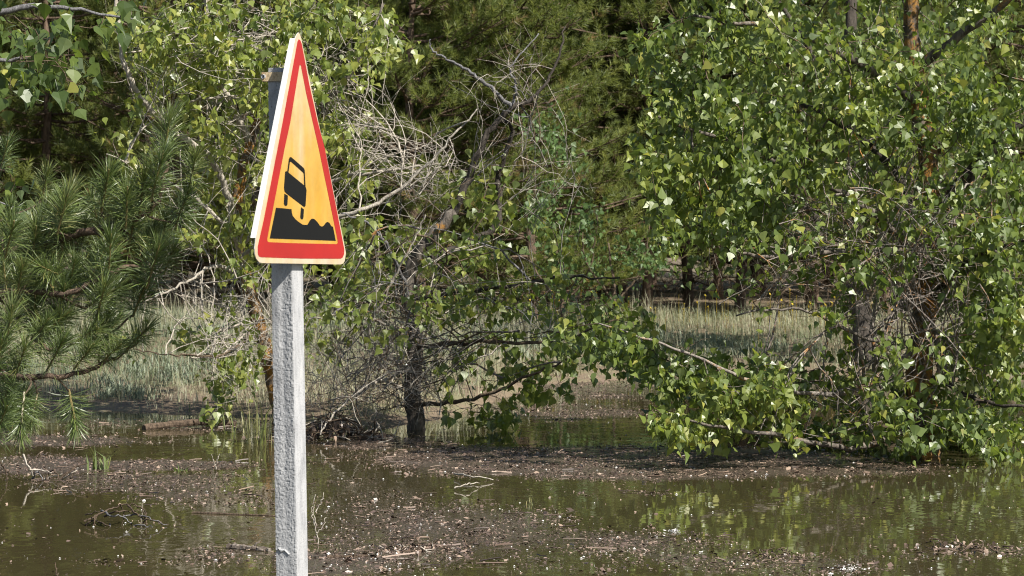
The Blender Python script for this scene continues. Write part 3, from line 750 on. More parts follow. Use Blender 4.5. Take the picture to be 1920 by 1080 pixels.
# the half-dead tree in the middle
b0 = G(782, 806)
make_tree('poplar_tree', 'half-dead dark tree in the middle with a bare forked limb and a brushy foot', 'tree', b0,
    (pts([(785, 870, 19.9), (782, 800, 19.9), (772, 730, 19.9), (780, 640, 19.9), (764, 560, 19.9), (772, 500, 19.9), (800, 455, 19.9), (850, 400, 19.9)]), 0.070, 0.036),
    [(pts([(850, 400, 19.9), (880, 330, 19.9), (912, 255, 19.9), (960, 203, 19.9), (1000, 182, 19.9), (1040, 125, 19.9), (1062, 50, 19.9)]), 0.032, 0.005, 'dark_bark'),
     (pts([(960, 203, 19.9), (905, 152, 19.8), (860, 122, 19.8), (812, 96, 19.8), (805, 75, 19.8)]), 0.016, 0.004, 'grey_twig'),
     (pts([(960, 203, 19.9), (968, 160, 19.9), (958, 125, 19.9), (1010, 65, 20)]), 0.012, 0.004, 'grey_twig'),
     (pts([(940, 225, 19.9), (960, 245, 20.1), (935, 330, 20.2), (930, 420, 20.2), (840, 470, 20.1), (778, 500, 20.0)])[::-1], 0.03, 0.012, 'dark_bark'),
     (pts([(768, 560, 19.9), (900, 545, 19.3), (1050, 520, 19.0), (1160, 520, 18.9)]), 0.02, 0.005, 'dark_bark'),
     (pts([(776, 650, 19.9), (900, 640, 19.2), (1040, 640, 18.9), (1150, 600, 18.8)]), 0.018, 0.005, 'brown_twig'),
     (pts([(778, 760, 19.8), (900, 745, 19.2), (1000, 700, 19.0), (1080, 670, 19.0)]), 0.016, 0.005, 'brown_twig'),
     (pts([(776, 700, 19.8), (690, 640, 19.2), (720, 560, 19.0), (760, 480, 18.9), (800, 400, 18.9)]), 0.014, 0.004, 'pale_twig'),
     (pts([(776, 690, 19.8), (700, 720, 19.2), (640, 760, 18.9), (600, 815, 18.7)]), 0.014, 0.005, 'pale_twig'),
     (pts([(770, 620, 19.9), (700, 600, 19.3), (640, 590, 19.0), (575, 600, 18.9)]), 0.014, 0.004, 'pale_twig'),
     (pts([(765, 545, 19.9), (730, 470, 19.6), (690, 420, 19.5), (640, 400, 19.4)]), 0.016, 0.005, 'grey_twig')],
    ell([(690, 520, 70, 35, 9), (740, 600, 80, 60, 9), (640, 570, 60, 50, 7), (820, 660, 60, 50, 7), (720, 440, 80, 50, 10), (900, 560, 110, 36, 16), (1060, 560, 110, 45, 22), (1000, 650, 130, 45, 15), (990, 715, 80, 40, 12), (800, 575, 70, 35, 10), (900, 775, 80, 25, 8), (960, 450, 110, 60, 14), (900, 350, 70, 40, 7), (1150, 600, 70, 40, 12), (840, 480, 60, 50, 8)],
        (18.6, 20.4)),
    ell([(770, 650, 60, 110, 44), (800, 730, 90, 70, 36), (600, 680, 60, 90, 24), (680, 640, 110, 110, 84), (640, 760, 90, 60, 60), (740, 780, 90, 40, 40), (860, 620, 90, 90, 44), (1000, 600, 100, 80, 24), (760, 420, 120, 100, 32), (950, 170, 120, 90, 30), (1040, 330, 90, 90, 22), (880, 740, 100, 50, 22)], (18.6, 20.4)),
    dict(trunk='poplar_bark', branch='dark_bark', twig='brown_twig', bare=['pale_twig', 'mixed_twig', 'grey_twig', 'brown_twig']), leaf_len=0.061, per=15, tint_mu=0.58, bare_tip=0.0028)

# boughs of a poplar that stands out of frame on the left
b0 = np.array([-3.9, 14.4, 0.0]); b0[2] = ground_z(b0[0], b0[1])
make_tree('poplar_tree', 'poplar boughs with large leaves hanging into the top left corner', 'tree', b0,
    ([b0 - np.array([0, 0, .1]), b0 + np.array([0.1, 0, 1.0]), b0 + np.array([0.0, 0.1, 2.2]), b0 + np.array([0.1, 0, 3.6])], 0.10, 0.04),
    [(pts([(-470, 180, 14.4), (-200, 60, 14.3), (0, 20, 14.2), (120, 15, 14.2), (260, 38, 14.2)]), 0.03, 0.004),
     (pts([(-470, 300, 14.4), (-200, 180, 14.3), (-20, 120, 14.2), (60, 110, 14.2)]), 0.03, 0.004),
     (pts([(-470, 420, 14.4), (-150, 350, 14.3), (40, 392, 14.2)]), 0.02, 0.003)],
    ell([(50, 70, 80, 60, 15), (40, 150, 60, 40, 8), (140, 25, 90, 25, 8), (150, 150, 30, 40, 4), (25, 350, 30, 50, 4), (-160, 150, 130, 200, 40), (-200, -150, 300, 100, 40)], (13.7, 14.9)), np.zeros((0, 3)),
    dict(trunk='poplar_bark', branch='grey_twig', twig='brown_twig', bare='grey_twig'), leaf_len=0.078, per=10, tint_mu=0.2, n_obj=120)

# pale shrubs at the forest edge
for lab, x0, y0, d, E in (('pale green leafy shrub at the forest edge beside the forked dead limb', 1050, 590, 30.5, [(1050, 400, 60, 130, 60), (1010, 260, 50, 60, 18), (1080, 540, 60, 40, 26)]),
                          ('small green bush at the forest edge beneath the bare pine trunks', 1150, 592, 31.5, [(1150, 500, 60, 70, 26), (1230, 470, 50, 60, 14)])):
    q = P(x0, y0, d); q[2] = ground_z(q[0], q[1])
    make_tree('shrub', lab, 'shrub', q, ([q, q + np.array([0.02, 0, .4]), q + np.array([-0.05, 0.05, 1.0])], 0.025, 0.01),
        [([q + np.array([0, 0, .3]), q + np.array([.3, 0, .7]), q + np.array([.4, -.1, 1.2])], 0.014, 0.005), ([q + np.array([0, 0, .35]), q + np.array([-.3, .1, .8]), q + np.array([-.35, 0, 1.3])], 0.014, 0.005)],
        ell(E, (d - 0.6, d + 0.6)), np.zeros((0, 3)), dict(trunk='brown_twig', branch='brown_twig', twig='brown_twig', bare='brown_twig'), leaf_len=0.055, per=16, spread=0.09, leaf_name='shrub_leaf', n_obj=0)

# ------------------------------------------------------------------ pines
def needles(base, axis_, L, n_, length, width, tint, droop=0.25, open_=(0.5, 1.15), quad=False):
    """n_ needles round each shoot; base (k,3), axis (k,3), L (k)."""
    k_ = len(base)
    A = np.repeat(unit(axis_), n_, 0); t = rng.random(k_ * n_) ** 0.85
    root_ = np.repeat(base, n_, 0) + A * (np.repeat(L, n_) * t)[:, None]
    rnd = rng.normal(0, 1, (k_ * n_, 3)); side = unit(rnd - A * (rnd * A).sum(1, keepdims=True))
    ang = (open_[1] - (open_[1] - open_[0]) * t) + rng.normal(0, 0.18, k_ * n_)
    d = A * np.cos(ang)[:, None] + side * np.sin(ang)[:, None]
    d[:, 2] -= droop * (1 - t) * rng.random(k_ * n_)
    d = unit(d); ln = length * rng.uniform(0.7, 1.15, k_ * n_)
    w = unit(np.cross(d, rng.normal(0, 1, (k_ * n_, 3)))) * width * 0.5
    tipp = root_ + d * ln[:, None]
    if quad:
        mid = root_ + d * (ln * 0.55)[:, None] ; tipp = tipp + np.array([0, 0, -0.12 * length])
        V = np.stack([root_ - w * .6, root_ + w * .6, mid + w, mid - w, tipp], 1).reshape(-1, 3)
        o5 = (np.arange(k_ * n_) * 5)[:, None]
        PL = [o5 + np.array([[0, 1, 2, 3]]), o5 + np.array([[3, 2, 4]])]; per_ = 5
    else:
        V = np.stack([root_ - w, root_ + w, tipp], 1).reshape(-1, 3)
        PL = [np.arange(k_ * n_ * 3).reshape(-1, 3)]; per_ = 3
    return V, PL, np.repeat(np.repeat(tint, n_), per_)

def pine_parts(H, zb, seed, n_need=40):
    """Trunk, boughs, dead lower boughs and needles of one pine, foot at the origin."""
    tr, br, de = Geo(), Geo(), Geo()
    zz = np.linspace(-0.3, H, 14)
    path = np.stack([0.10 * np.sin(zz * 0.9 + seed), 0.08 * np.cos(zz * 0.7 + seed), zz], -1); path[:, :2] -= path[1, :2]
    rt = 0.062 * (1 - np.clip(zz, 0, H) / H) + 0.012
    tube(tr, path, rt, 9, 0, 0.15)
    bs, ax, ln, ti = [], [], [], []
    at = lambda z: np.array([np.interp(z, zz, path[:, 0]), np.interp(z, zz, path[:, 1]), z])
    z = zb
    while z < H - 0.15:
        f = (z - zb) / (H - zb)
        for q in range(rng.integers(4, 7)):
            a = rng.random() * 6.283; L = (1.3 * (1 - f) ** 0.75 + 0.42) * rng.uniform(0.7, 1.2)
            d = np.array([math.cos(a), math.sin(a), 0]); s = np.linspace(0, 1, 6)[:, None]
            o_ = at(z + rng.uniform(-.06, .06))
            pa = o_ + d * L * s + np.array([0, 0, 1]) * L * (0.10 * s + 0.22 * s * s - (0.18 if f < .3 else 0) * s)
            pa[1:] += rng.normal(0, .02, (5, 3))
            tube(br, pa, 0.016 * (1 - s[:, 0]) + 0.004, 4)
            nt = int(9 + L * 10)
            for w in range(nt):
                tt = rng.uniform(0.32, 1) if w else 1.0
                c_ = pa[0] * 0 + np.array([np.interp(tt, s[:, 0], pa[:, i_]) for i_ in range(3)])
                sd = unit(np.cross(d, [0, 0, 1])) * rng.uniform(-1, 1)
                e = unit(d * rng.uniform(0.3, 1) + sd * (1.1 if w else 0.2) + np.array([0, 0, rng.uniform(0.1, 0.9)]))
                sl = rng.uniform(0.08, 0.34) * (1 if w else 0.5)
                b_ = c_ + e * sl
                if w % 2: tube(br, np.array([c_, (c_ + b_) / 2 + [0, 0, -.01], b_]), [.006, .005, .004], 3)
                bs.append(b_ - e * .06); ax.append(e + np.array([0, 0, .35])); ln.append(rng.uniform(.10, .19))
                ti.append(np.clip(rng.normal(0.45, 0.2), 0, 0.88) if rng.random() > 0.045 else rng.uniform(.94, 1))
        z += rng.uniform(0.20, 0.31)
    z = 0.35
    while z < zb + 0.3:
        for q in range(rng.integers(2, 5)):
            a = rng.random() * 6.283; L = rng.uniform(0.5, 1.5); d = np.array([math.cos(a), math.sin(a), rng.uniform(-.25, .15)])
            s = np.linspace(0, 1, 5)[:, None]; pa = at(z) + d * L * s + np.array([0, 0, -.18]) * L * s * s; pa[1:] += rng.normal(0, .025, (4, 3))
            tube(de, pa, .010 * (1 - s[:, 0]) + .003, 3)
            for w in range(4):
                i_ = rng.integers(1, 4); tube(de, np.array([pa[i_], pa[i_] + rng.normal(0, .13, 3), pa[i_] + rng.normal(0, .24, 3)]), [.005, .004, .002], 3)
        z += rng.uniform(.15, .35)
    bs, ax, ln, ti = map(np.array, (bs, ax, ln, ti))
    V, PL, tt = needles(bs, ax, ln, n_need, 0.105, 0.0105, ti)
    return (tr.mesh('pine_trunk', M['pine_bark'], smooth=True), br.mesh('pine_boughs', M['pine_bark'], smooth=True),
            de.mesh('pine_dead_boughs', M['brown_twig'], smooth=True), mesh_of('pine_needles', V, PL, M['needle'], tt))

kinds = {'low': [pine_parts(4.9, 0.35, 1), pine_parts(5.6, 0.6, 2), pine_parts(4.5, 0.25, 3)], 'high': [pine_parts(7.2, 1.75, 4), pine_parts(7.6, 2.1, 5)]}
spots = [  # (px, distance, kind)
    (-330, 33.5, 'low'), (-120, 35.5, 'low'), (70, 36.5, 'high'), (190, 38.5, 'high'), (330, 35, 'low'), (520, 34.5, 'low'), (660, 35.5, 'low'), (790, 33.2, 'low'), (905, 34.6, 'low'), (1000, 33.6, 'low'), (1055, 36.8, 'high'),
    (1140, 37.4, 'high'), (1215, 36.2, 'high'), (1290, 37.6, 'high'), (1390, 36.4, 'high'), (1520, 35.5, 'high'), (1660, 34.5, 'high'), (1800, 36, 'high'), (1960, 34.5, 'low'), (2160, 35.5, 'low')]
for k_ in range(15):
    spots.append((-260 + k_ * 178 + rng.uniform(-40, 40), rng.uniform(38.5, 41.5), 'low' if k_ < 8 else 'high'))
for k_ in range(17):
    spots.append((-300 + k_ * 155 + rng.uniform(-40, 40), rng.uniform(44, 49), 'low'))
FRONT = ['background pine outside the left border, farthest left at the forest edge', 'background pine just past the left border behind the near pine boughs', 'bare-trunked background pine seen through the near pine boughs at far left',
         'bare-trunked background pine between the near pine boughs and the leaning poplar', 'low-boughed background pine behind the leaning poplar crown', 'low-boughed background pine directly behind the road sign',
         'low-boughed background pine just right of the road sign', 'low-boughed background pine behind the left tip of the forked dead limb', 'low-boughed background pine behind the stem of the forked dead limb',
         'low-boughed background pine behind the fork of the dead limb', 'bare-trunked background pine rising behind the pale green shrub', 'bare-trunked background pine just right of the pale green shrub',
         'bare-trunked background pine beside the left edge of the large poplar crown', 'second bare-trunked background pine inward from the left edge of the large poplar crown', 'bare-trunked background pine above the grass left of the dark-stemmed poplar',
         'bare-trunked background pine just left of the dark-stemmed poplar', 'bare-trunked background pine between the dark-stemmed and the lichened poplar', 'bare-trunked background pine right of the lichened trunk',
         'low-boughed background pine at the right border behind the large poplar', 'low-boughed background pine outside the right border']
for k_, (x0, d, kd) in enumerate(spots):
    v = kinds[kd][rng.integers(len(kinds[kd]))]
    loc = np.array([(x0 - 960) / F * d, d, 0]); loc[2] = ground_z(loc[0], loc[1])
    if k_ < 20:
        root = thing('pine_tree', FRONT[k_], 'tree', loc, {'low': 'low-boughed pines along the forest edge', 'high': 'bare-trunked pines along the forest edge'}[kd])
    else:
        root = thing('pine_tree', 'pine deep in the forest, half hidden by the pines at its edge', 'tree', loc, 'pines deeper in the forest')
    root.rotation_euler = (0, 0, rng.random() * 6.283); sc_ = (1.0 if k_ < 20 else 1.22 if k_ < 35 else 1.6) if kd == 'low' else 1.0; root.scale = (sc_, sc_, sc_ * rng.uniform(0.92, 1.1))
    for nm, me, kk in (('trunk', v[0], None), ('boughs', v[1], 'stuff'), ('dead_boughs', v[2], 'stuff'), ('needles', v[3], 'stuff')):
        link(nm, me, root, kk)
# the wood beyond reads as one mass
Vs, Ts, PLs = [], [], []
nt = 7500
X_ = rng.uniform(-16, 16, nt); Y_ = rng.uniform(53, 60, nt); Z_ = rng.uniform(0.4, 9.5, nt)
V, PL, tt = needles(np.stack([X_, Y_, Z_], -1), rng.normal(0, .7, (nt, 3)) + [0, 0, .8], np.full(nt, .3), 22, 0.24, 0.03, np.clip(rng.normal(.25, .15, nt), 0, .85))
link('far_woods', mesh_of('far_woods', V, PL, M['needle'], tt), None, 'stuff')

# the near pine, its trunk out of frame on the left
b0 = np.array([-2.75, 10.6, 0.0]); b0[2] = ground_z(b0[0], b0[1])
pine = thing('pine_tree', 'near pine with long dark green needles reaching in over the water', 'tree', b0)
g = Geo(); zt = np.linspace(0, 4.6, 12)
tube(g, b0 + np.stack([0.05 * np.sin(zt), 0.04 * np.cos(zt), zt - .1], -1), 0.11 - 0.018 * zt, 10, 0, .15)
link('trunk', g.mesh('near_pine_trunk', M['pine_bark'], b0, True), pine)
near_limbs = [([(-410, 560, 10.6), (-150, 520, 10.5), (60, 462, 10.4), (150, 437, 10.3), (210, 424, 10.3), (262, 405, 10.3), (300, 370, 10.3), (312, 300, 10.3)], .020, .006),
              ([(-410, 640, 10.6), (-120, 690, 10.3), (60, 706, 10.1), (150, 698, 10.1), (215, 670, 10.1), (262, 640, 10.1)], .016, .004),
              ([(-410, 600, 10.6), (-120, 570, 10.4), (40, 548, 10.3), (120, 552, 10.2), (190, 520, 10.2), (240, 500, 10.2), (285, 505, 10.2)], .016, .005),
              ([(-410, 700, 10.6), (-150, 640, 10.0), (-40, 690, 9.8), (20, 660, 9.8)], .014, .005),
              ([(-410, 820, 10.6), (-180, 800, 10.0), (-20, 790, 9.9)], .014, .005),
              ([(-410, 330, 10.6), (-100, 300, 11.2), (5, 320, 11.4)], .016, .005),
              ([(60, 635, 10.2), (100, 655, 10.2), (150, 640, 10.2)], .008, .004)]
nodes, dirs = [], []
for L_, r0, r1 in near_limbs:
    path = smooth_path(pts(L_), 7, .004); g = Geo(); s = np.linspace(0, 1, len(path))
    tube(g, path, r0 * (1 - s) + r1 * s, 6, 0, .3); link('branch', g.mesh('near_pine_branch', M['pine_bark'], b0, True), pine)
    nodes.append(path); dirs.append(unit(np.gradient(path, axis=0)))
nodes = np.concatenate(nodes); dirs = np.concatenate(dirs)
shoots = [  # (foot px, foot py, tip px, tip py, distance)
    (108, 436, 130, 352, 10.2), (236, 424, 239, 350, 10.2), (284, 372, 306, 286, 10.2), (356, 345, 366, 300, 10.3), (306, 300, 318, 222, 10.3), (203, 522, 207, 455, 10.2), (276, 536, 292, 482, 10.1), (308, 512, 322, 476, 10.2),
    (190, 396, 198, 352, 10.3), (78, 376, 92, 308, 10.9), (8, 440, 22, 380, 10.2), (330, 420, 345, 380, 10.4), (262, 402, 268, 345, 10.25), (150, 470, 160, 420, 10.4), (60, 500, 66, 440, 10.3), (130, 540, 140, 490, 10.3), (240, 470, 250, 420, 10.4), (30, 560, 40, 510, 10.2), (180, 600, 190, 560, 10.2), (110, 590, 118, 550, 10.3),
    (250, 590, 262, 560, 10.3), (10, 480, 20, 440, 10.1), (300, 455, 312, 415, 10.5),
    (10, 650, 22, 585, 9.8), (30, 700, 46, 655, 9.8), (-10, 720, 0, 660, 9.8), (90, 690, 118, 640, 10.1), (140, 690, 172, 650, 10.1), (190, 680, 222, 650, 10.1), (235, 658, 262, 630, 10.1), (70, 740, 60, 790, 10.1), (130, 735, 140, 785, 10.1), (0, 770, 14, 730, 9.9), (-10, 820, 6, 780, 9.9), (60, 640, 90, 600, 10.2), (140, 640, 172, 622, 10.2), (0, 320, 16, 260, 11.4), (45, 740, 40, 790, 10.0)]
sf = np.array([P(a, b_, d) for a, b_, c_, e, d in shoots]); st_ = np.array([P(c_, e, d - 0.06) for a, b_, c_, e, d in shoots])
extra = ell([(150, 480, 140, 70, 14), (90, 660, 120, 40, 8), (60, 580, 90, 70, 10), (0, 790, 30, 60, 4), (10, 760, 40, 60, 4), (200, 570, 90, 40, 4), (-150, 500, 130, 160, 16)], (10.2, 10.9))
sf = np.concatenate([sf, extra]); st_ = np.concatenate([st_, extra + unit(rng.normal(0, .4, (len(extra), 3)) + [0.25, -.2, 0.8]) * 0.13])
chains, load = grow(nodes, dirs, sf, seg=.05, arch=-.1)
tw = Geo()
for q, (path, p, own, ti) in enumerate(chains):
    s = np.linspace(0, 1, len(path)); tube(tw, path, min(.003 + .0012 * load[q], .009) * (1 - s) + .0035 * s, 4)
link('twigs', tw.mesh('twigs', M['brown_twig'], b0, True), pine, 'stuff')
tuft_mesh = []
for k_ in range(6):                                    # unit shoots along +Z, 1 = 0.15 m
    V, PL, tt = needles(np.zeros((1, 3)), np.array([[0, 0, 1.0]]), np.array([0.15]), 240, 0.108, 0.0026, np.array([0.3 + .1 * k_]), 0.0, (0.35, 1.45), True)
    tt = np.clip(tt + np.repeat(rng.normal(0, .2, 240), 5), 0, .93)
    g = Geo(); g.add(V, PL[0], tt); g.P.setdefault(3, []).append(PL[1])
    tube(g, np.array([[0, 0, -.01], [0, 0, .07], [0, 0, .17]]), [.0045, .004, .003], 5, 0.99)
    tuft_mesh.append(g.mesh('needle_tuft', M['near_needle']))
for a, b_ in zip(sf, st_):
    o = link('needle_tuft', tuft_mesh[rng.integers(6)], pine)
    q = Vector(b_ - a).to_track_quat('Z', 'Y').to_matrix().to_4x4() @ Matrix.Rotation(rng.random() * 6.283, 4, 'Z')
    o.matrix_basis = Matrix.Translation(Vector(a - b0)) @ q @ Matrix.Scale(rng.uniform(.72, 1.12), 4)

# ------------------------------------------------------------------ grass on the bank
def blades(x, y, h, w, bend, tint, z=None, seg=2):
    n_ = len(x); z = ground_z(x, y) if z is None else z
    a = rng.random(n_) * 6.283; d = np.stack([np.cos(a), np.sin(a), np.zeros(n_)], -1); s_ = np.stack([-np.sin(a), np.cos(a), np.zeros(n_)], -1) * (w / 2)[:, None]
    s_ = s_ if True else s_
    r0 = np.stack([x, y, z - .02], -1)
    m1 = r0 + d * (bend * h * .3)[:, None] + np.array([0, 0, 1]) * (h * .55)[:, None]
    tp = r0 + d * (bend * h)[:, None] + np.array([0, 0, 1]) * (h * (1 - .35 * bend))[:, None]
    V = np.stack([r0 - s_, r0 + s_, m1 + s_ * .8, m1 - s_ * .8, tp], 1).reshape(-1, 3)
    o5 = (np.arange(n_) * 5)[:, None]
    return V, [o5 + np.array([[0, 1, 2, 3]]), o5 + np.array([[3, 2, 4]])], np.repeat(tint, 5)
def scatter(n_, x0, x1, y0, y1):
    return rng.uniform(x0, x1, n_), rng.uniform(y0, y1, n_)
x, y = scatter(105000, -7.5, 7.5, 19.3, 35.5)
s = y - shore(x); keep = (s > 0.05) & (np.abs(x) < y * 0.2 + .6) & (rng.random(len(x)) < np.clip(s * 0.9, .35, 1) * np.clip(.25 + 1.5 * fbm(x * .9, y * .9, 3), .2, 1))
x, y = x[keep], y[keep]; s = s[keep]
pt = fbm(x * .6 + 3, y * .5, 3)
h = rng.uniform(.05, .20, len(x)) * (0.5 + pt) * np.where(rng.random(len(x)) < .15, 1.5, 1) * np.clip(.5 + s * .25, .5, 1)
V, PL, tt = blades(x, y, h, rng.uniform(.004, .009, len(x)), rng.uniform(.05, 1.1, len(x)), np.clip(pt * 1.6 - .46 + rng.normal(0, .2, len(x)), 0, 1))
link('grass', mesh_of('grass', V, PL, M['grass'], tt), None, 'stuff')
x, y = scatter(5200, -7, 7, 22, 34.5); keep = (y - shore(x) > .4) & (np.abs(x) < y * .19) & (rng.random(len(x)) < np.clip(fbm(x * .8 + 7, y * .8, 3) * 2.6 - .8, .04, 1)); x, y = x[keep], y[keep]
V, PL, tt = blades(x, y, rng.uniform(.22, .5, len(x)), rng.uniform(.004, .007, len(x)), rng.uniform(.02, .45, len(x)), np.clip(rng.normal(.85, .15, len(x)), 0, 1))
link('dry_stalk_grass', mesh_of('dry_stalk_grass', V, PL, M['grass'], tt), None, 'stuff')
cl = [(G(250, 735, .05), 26), (G(310, 720, .06), 20), (G(640, 640, .2), 12), (G(600, 625, .2), 12), (G(940, 660, .15), 26), (G(1000, 650, .15), 20), (G(1240, 660, .1), 26), (G(1300, 665, .1), 26), (G(140, 700, .1), 20), (G(400, 650, .2), 18), (G(1180, 640, .15), 18), (G(820, 690, .1), 14), (G(1440, 670, .1), 16), (G(60, 690, .1), 16), (G(200, 620, .25), 20), (G(320, 620, .25), 20), (G(1120, 655, .15), 20)]
xs, ys, hs = [], [], []
for q, c_ in cl:
    for w in range(c_ // 2):
        ox, oy = q[0] + rng.normal(0, .32), q[1] + rng.normal(0, .9); n_ = 55
        xs.append(ox + rng.normal(0, .07, n_)); ys.append(oy + rng.normal(0, .045, n_)); hs.append(rng.uniform(.05, .20, n_) * rng.uniform(.7, 1.3))
x, y, h = map(np.concatenate, (xs, ys, hs)); keep = y > shore(x) - .1; x, y, h = x[keep], y[keep], h[keep]
V, PL, tt = blades(x, y, h, rng.uniform(.008, .016, len(x)), rng.uniform(.2, 1.2, len(x)), np.clip(rng.normal(.5, .25, len(x)), 0, 1))
link('wormwood_undergrowth', mesh_of('wormwood_undergrowth', V, PL, M['wormwood'], tt), None, 'stuff')
# yellow flower heads in the grass
x, y = scatter(110, -1, 4.6, 30, 33.5); z = ground_z(x, y) + rng.uniform(.22, .42, len(x))
g = Geo()
for a, b_, c_ in zip(x, y, z):
    q = rng.normal(0, .011, (4, 3)); g.add(np.array([a, b_, c_]) + q, np.array([[0, 1, 2], [0, 2, 3], [1, 2, 3], [0, 1, 3]]))
    tube(g, np.array([[a, b_, c_ - .3], [a, b_, c_]]), .002, 3)
link('wildflowers_undergrowth', g.mesh('wildflowers', M['flower']), None, 'stuff')

# ------------------------------------------------------------------ what floats on the water
n_ = 1350000
x = rng.uniform(-5, 5, n_); y = 10.8 + 17 * rng.random(n_) ** 1.4
keep = (np.abs(x) < y * .185 + .15) & (y < shore(x) + .1); x, y = x[keep], y[keep]
den = scum(x, y) * (-.25 + 2.35 * fbm(x * 8, y * 2.6, 4)); keep = rng.random(len(x)) < np.clip((den - .16) * 0.95, 0, .85) + .012
x, y = x[keep], y[keep]; n_ = len(x); print('flakes', n_)
sz = rng.gamma(1.4, .0023, n_) + .0014
a = rng.random(n_) * 6.283; ca, sa = np.cos(a), np.sin(a); ar = rng.uniform(.25, 1, n_)
ex = np.stack([ca, sa, rng.normal(0, .24, n_)], -1) * sz[:, None]; ey = np.stack([-sa, ca, rng.normal(0, .34, n_)], -1) * (sz * ar)[:, None]
c0 = np.stack([x, y, .0015 + .30 * sz * rng.random(n_)], -1)
V = np.stack([c0 - ex, c0 - ey * rng.uniform(.5, 1, (n_, 1)), c0 + ex, c0 + ey * rng.uniform(.5, 1, (n_, 1))], 1).reshape(-1, 3)
m, nn_, l, b = new_mat('debris')
at = node(nn_, 'ShaderNodeAttribute', attribute_name='tint')
r = ramp(nn_, [(0.0, (0.028, 0.020, 0.016)), (0.45, (0.155, 0.108, 0.082)), (0.72, (0.30, 0.22, 0.165)), (0.9, (0.34, 0.27, 0.21)), (1.0, (0.50, 0.46, 0.42))]); l.new(at.outputs['Fac'], r.inputs[0]); l.new(r.outputs[0], b.inputs['Base Color'])
b.inputs['Roughness'].default_value = .38
link('floating_debris', mesh_of('floating_debris', V, [np.arange(n_ * 4).reshape(-1, 4)], m, np.repeat(np.clip(rng.beta(1.8, 2.5, n_), 0, 1), 4)), None, 'stuff')
M['debris'] = m
# short bits of stick
n_ = 2600; x = rng.uniform(-4, 4, n_); y = rng.uniform(10.8, 21, n_); keep = rng.random(n_) < np.clip(scum(x, y) - .12, 0, 1); x, y = x[keep], y[keep]
g = Geo()
for a, b_ in zip(x, y):
    t = rng.random() * 6.283; L_ = rng.gamma(2, .012) + .012; d = np.array([math.cos(t), math.sin(t), rng.normal(0, .06)]) * L_
    q = np.array([a, b_, .007]); tube(g, np.array([q - d, q + rng.normal(0, .006, 3) * [1, 1, .3], q + d]), rng.uniform(.0015, .004), 3, rng.beta(2, 3.2))
link('stick_litter', g.mesh('stick_litter', M['debris']), None, 'stuff')
# pale fluff and petals, more of them on the mats to imitate water sparkle
n_ = 16000; x = rng.uniform(-4, 4, n_); y = 10.8 + 12 * rng.random(n_) ** 1.3; keep = (rng.random(n_) < np.where(y < 14.6, 1, .3) * np.clip(scum(x, y) * .46 * (0.2 + 1.6 * fbm(x * 5, y * 2.5, 3)), .004, 1)) & (y < shore(x)); x, y = x[keep], y[keep]
g = Geo()
for a, b_ in zip(x, y):
    r_ = rng.gamma(1.5, .0016) + .0012; k_ = 5; el = rng.uniform(.35, 1.2)
    q = np.array([[math.cos(i * 1.257) * r_ * rng.uniform(.6, 1.3), math.sin(i * 1.257) * r_ * el * rng.uniform(.6, 1.3), .002] for i in range(k_)] + [[0, 0, r_ * .5 + .003]]) + [a, b_, 0]
    g.add(q, np.array([[i, (i + 1) % k_, k_] for i in range(k_)]))
link('fluff_and_glint_litter', g.mesh('fluff_and_glints', M.setdefault('fluff', plain('fluff', (.62, .60, .57), .8))), None, 'stuff')

def sticks(name, label, cat, base, paths, mat, k=5, group=None, part='stick'):
    root = thing(name, label, cat, base, group)
    for p_, r0, r1 in paths:
        pa = smooth_path(p_, 5, .003); g = Geo(); s = np.linspace(0, 1, len(pa)); tube(g, pa, r0 * (1 - s) + r1 * s, k, 0, .3)
        link(part, g.mesh(name + '_' + part, mat if not isinstance(mat, list) else mat[rng.integers(len(mat))], base, True), root)
    return root
# tangle of drowned twigs
d = G(235, 985)[1]
q0 = G(235, 985)
L_ = [[(158, 978), (185, 965), (215, 952), (240, 945), (262, 950), (272, 966), (276, 990)], [(190, 958), (205, 966), (230, 968), (243, 978), (248, 986)], [(240, 948), (252, 960), (268, 972), (290, 975), (310, 985)], [(160, 985), (180, 970), (192, 958)],
      [(232, 968), (255, 965), (285, 973), (312, 986)], [(175, 985), (178, 970), (186, 962)], [(225, 946), (232, 960), (228, 990)], [(270, 984), (273, 965), (266, 952), (250, 948)], [(196, 968), (215, 960), (240, 958), (262, 955)], [(205, 982), (210, 995), (212, 1006)], [(160, 965), (172, 963), (185, 958)], [(240, 988), (265, 985), (288, 988)], [(180, 975), (200, 985), (220, 990)]]
sticks('twig_tangle', 'arched tangle of drowned brown twigs sticking out of clear water', 'driftwood', q0, [([P(a, b_, d + rng.uniform(-.12, .12)) for a, b_ in w], rng.uniform(.0035, .006), .002) for w in L_], [M['drift'], M['grey_twig'], M['brown_twig']], part='twig')
d = G(75, 900)[1]
L_ = [[(0, 866), (10, 882), (15, 902)], [(44, 852), (55, 878), (68, 906)], [(55, 880), (75, 882), (98, 886)], [(110, 900), (135, 880), (150, 872), (165, 868)], [(88, 922), (108, 904), (140, 884), (146, 876)], [(60, 900), (66, 888), (72, 884), (78, 900)], [(88, 902), (92, 886), (102, 882), (112, 896)], [(50, 900), (80, 897), (120, 902)], [(70, 905), (95, 895), (115, 890)]]
sticks('twig_tangle', 'dark clump of flood wrack with pale forked twigs near the left edge', 'driftwood', G(75, 900), [([P(a, b_, d + rng.uniform(-.1, .1)) for a, b_ in w], rng.uniform(.004, .007), .003) for w in L_], [M['drift'], M['grey_twig'], M['pale_twig']], part='twig')
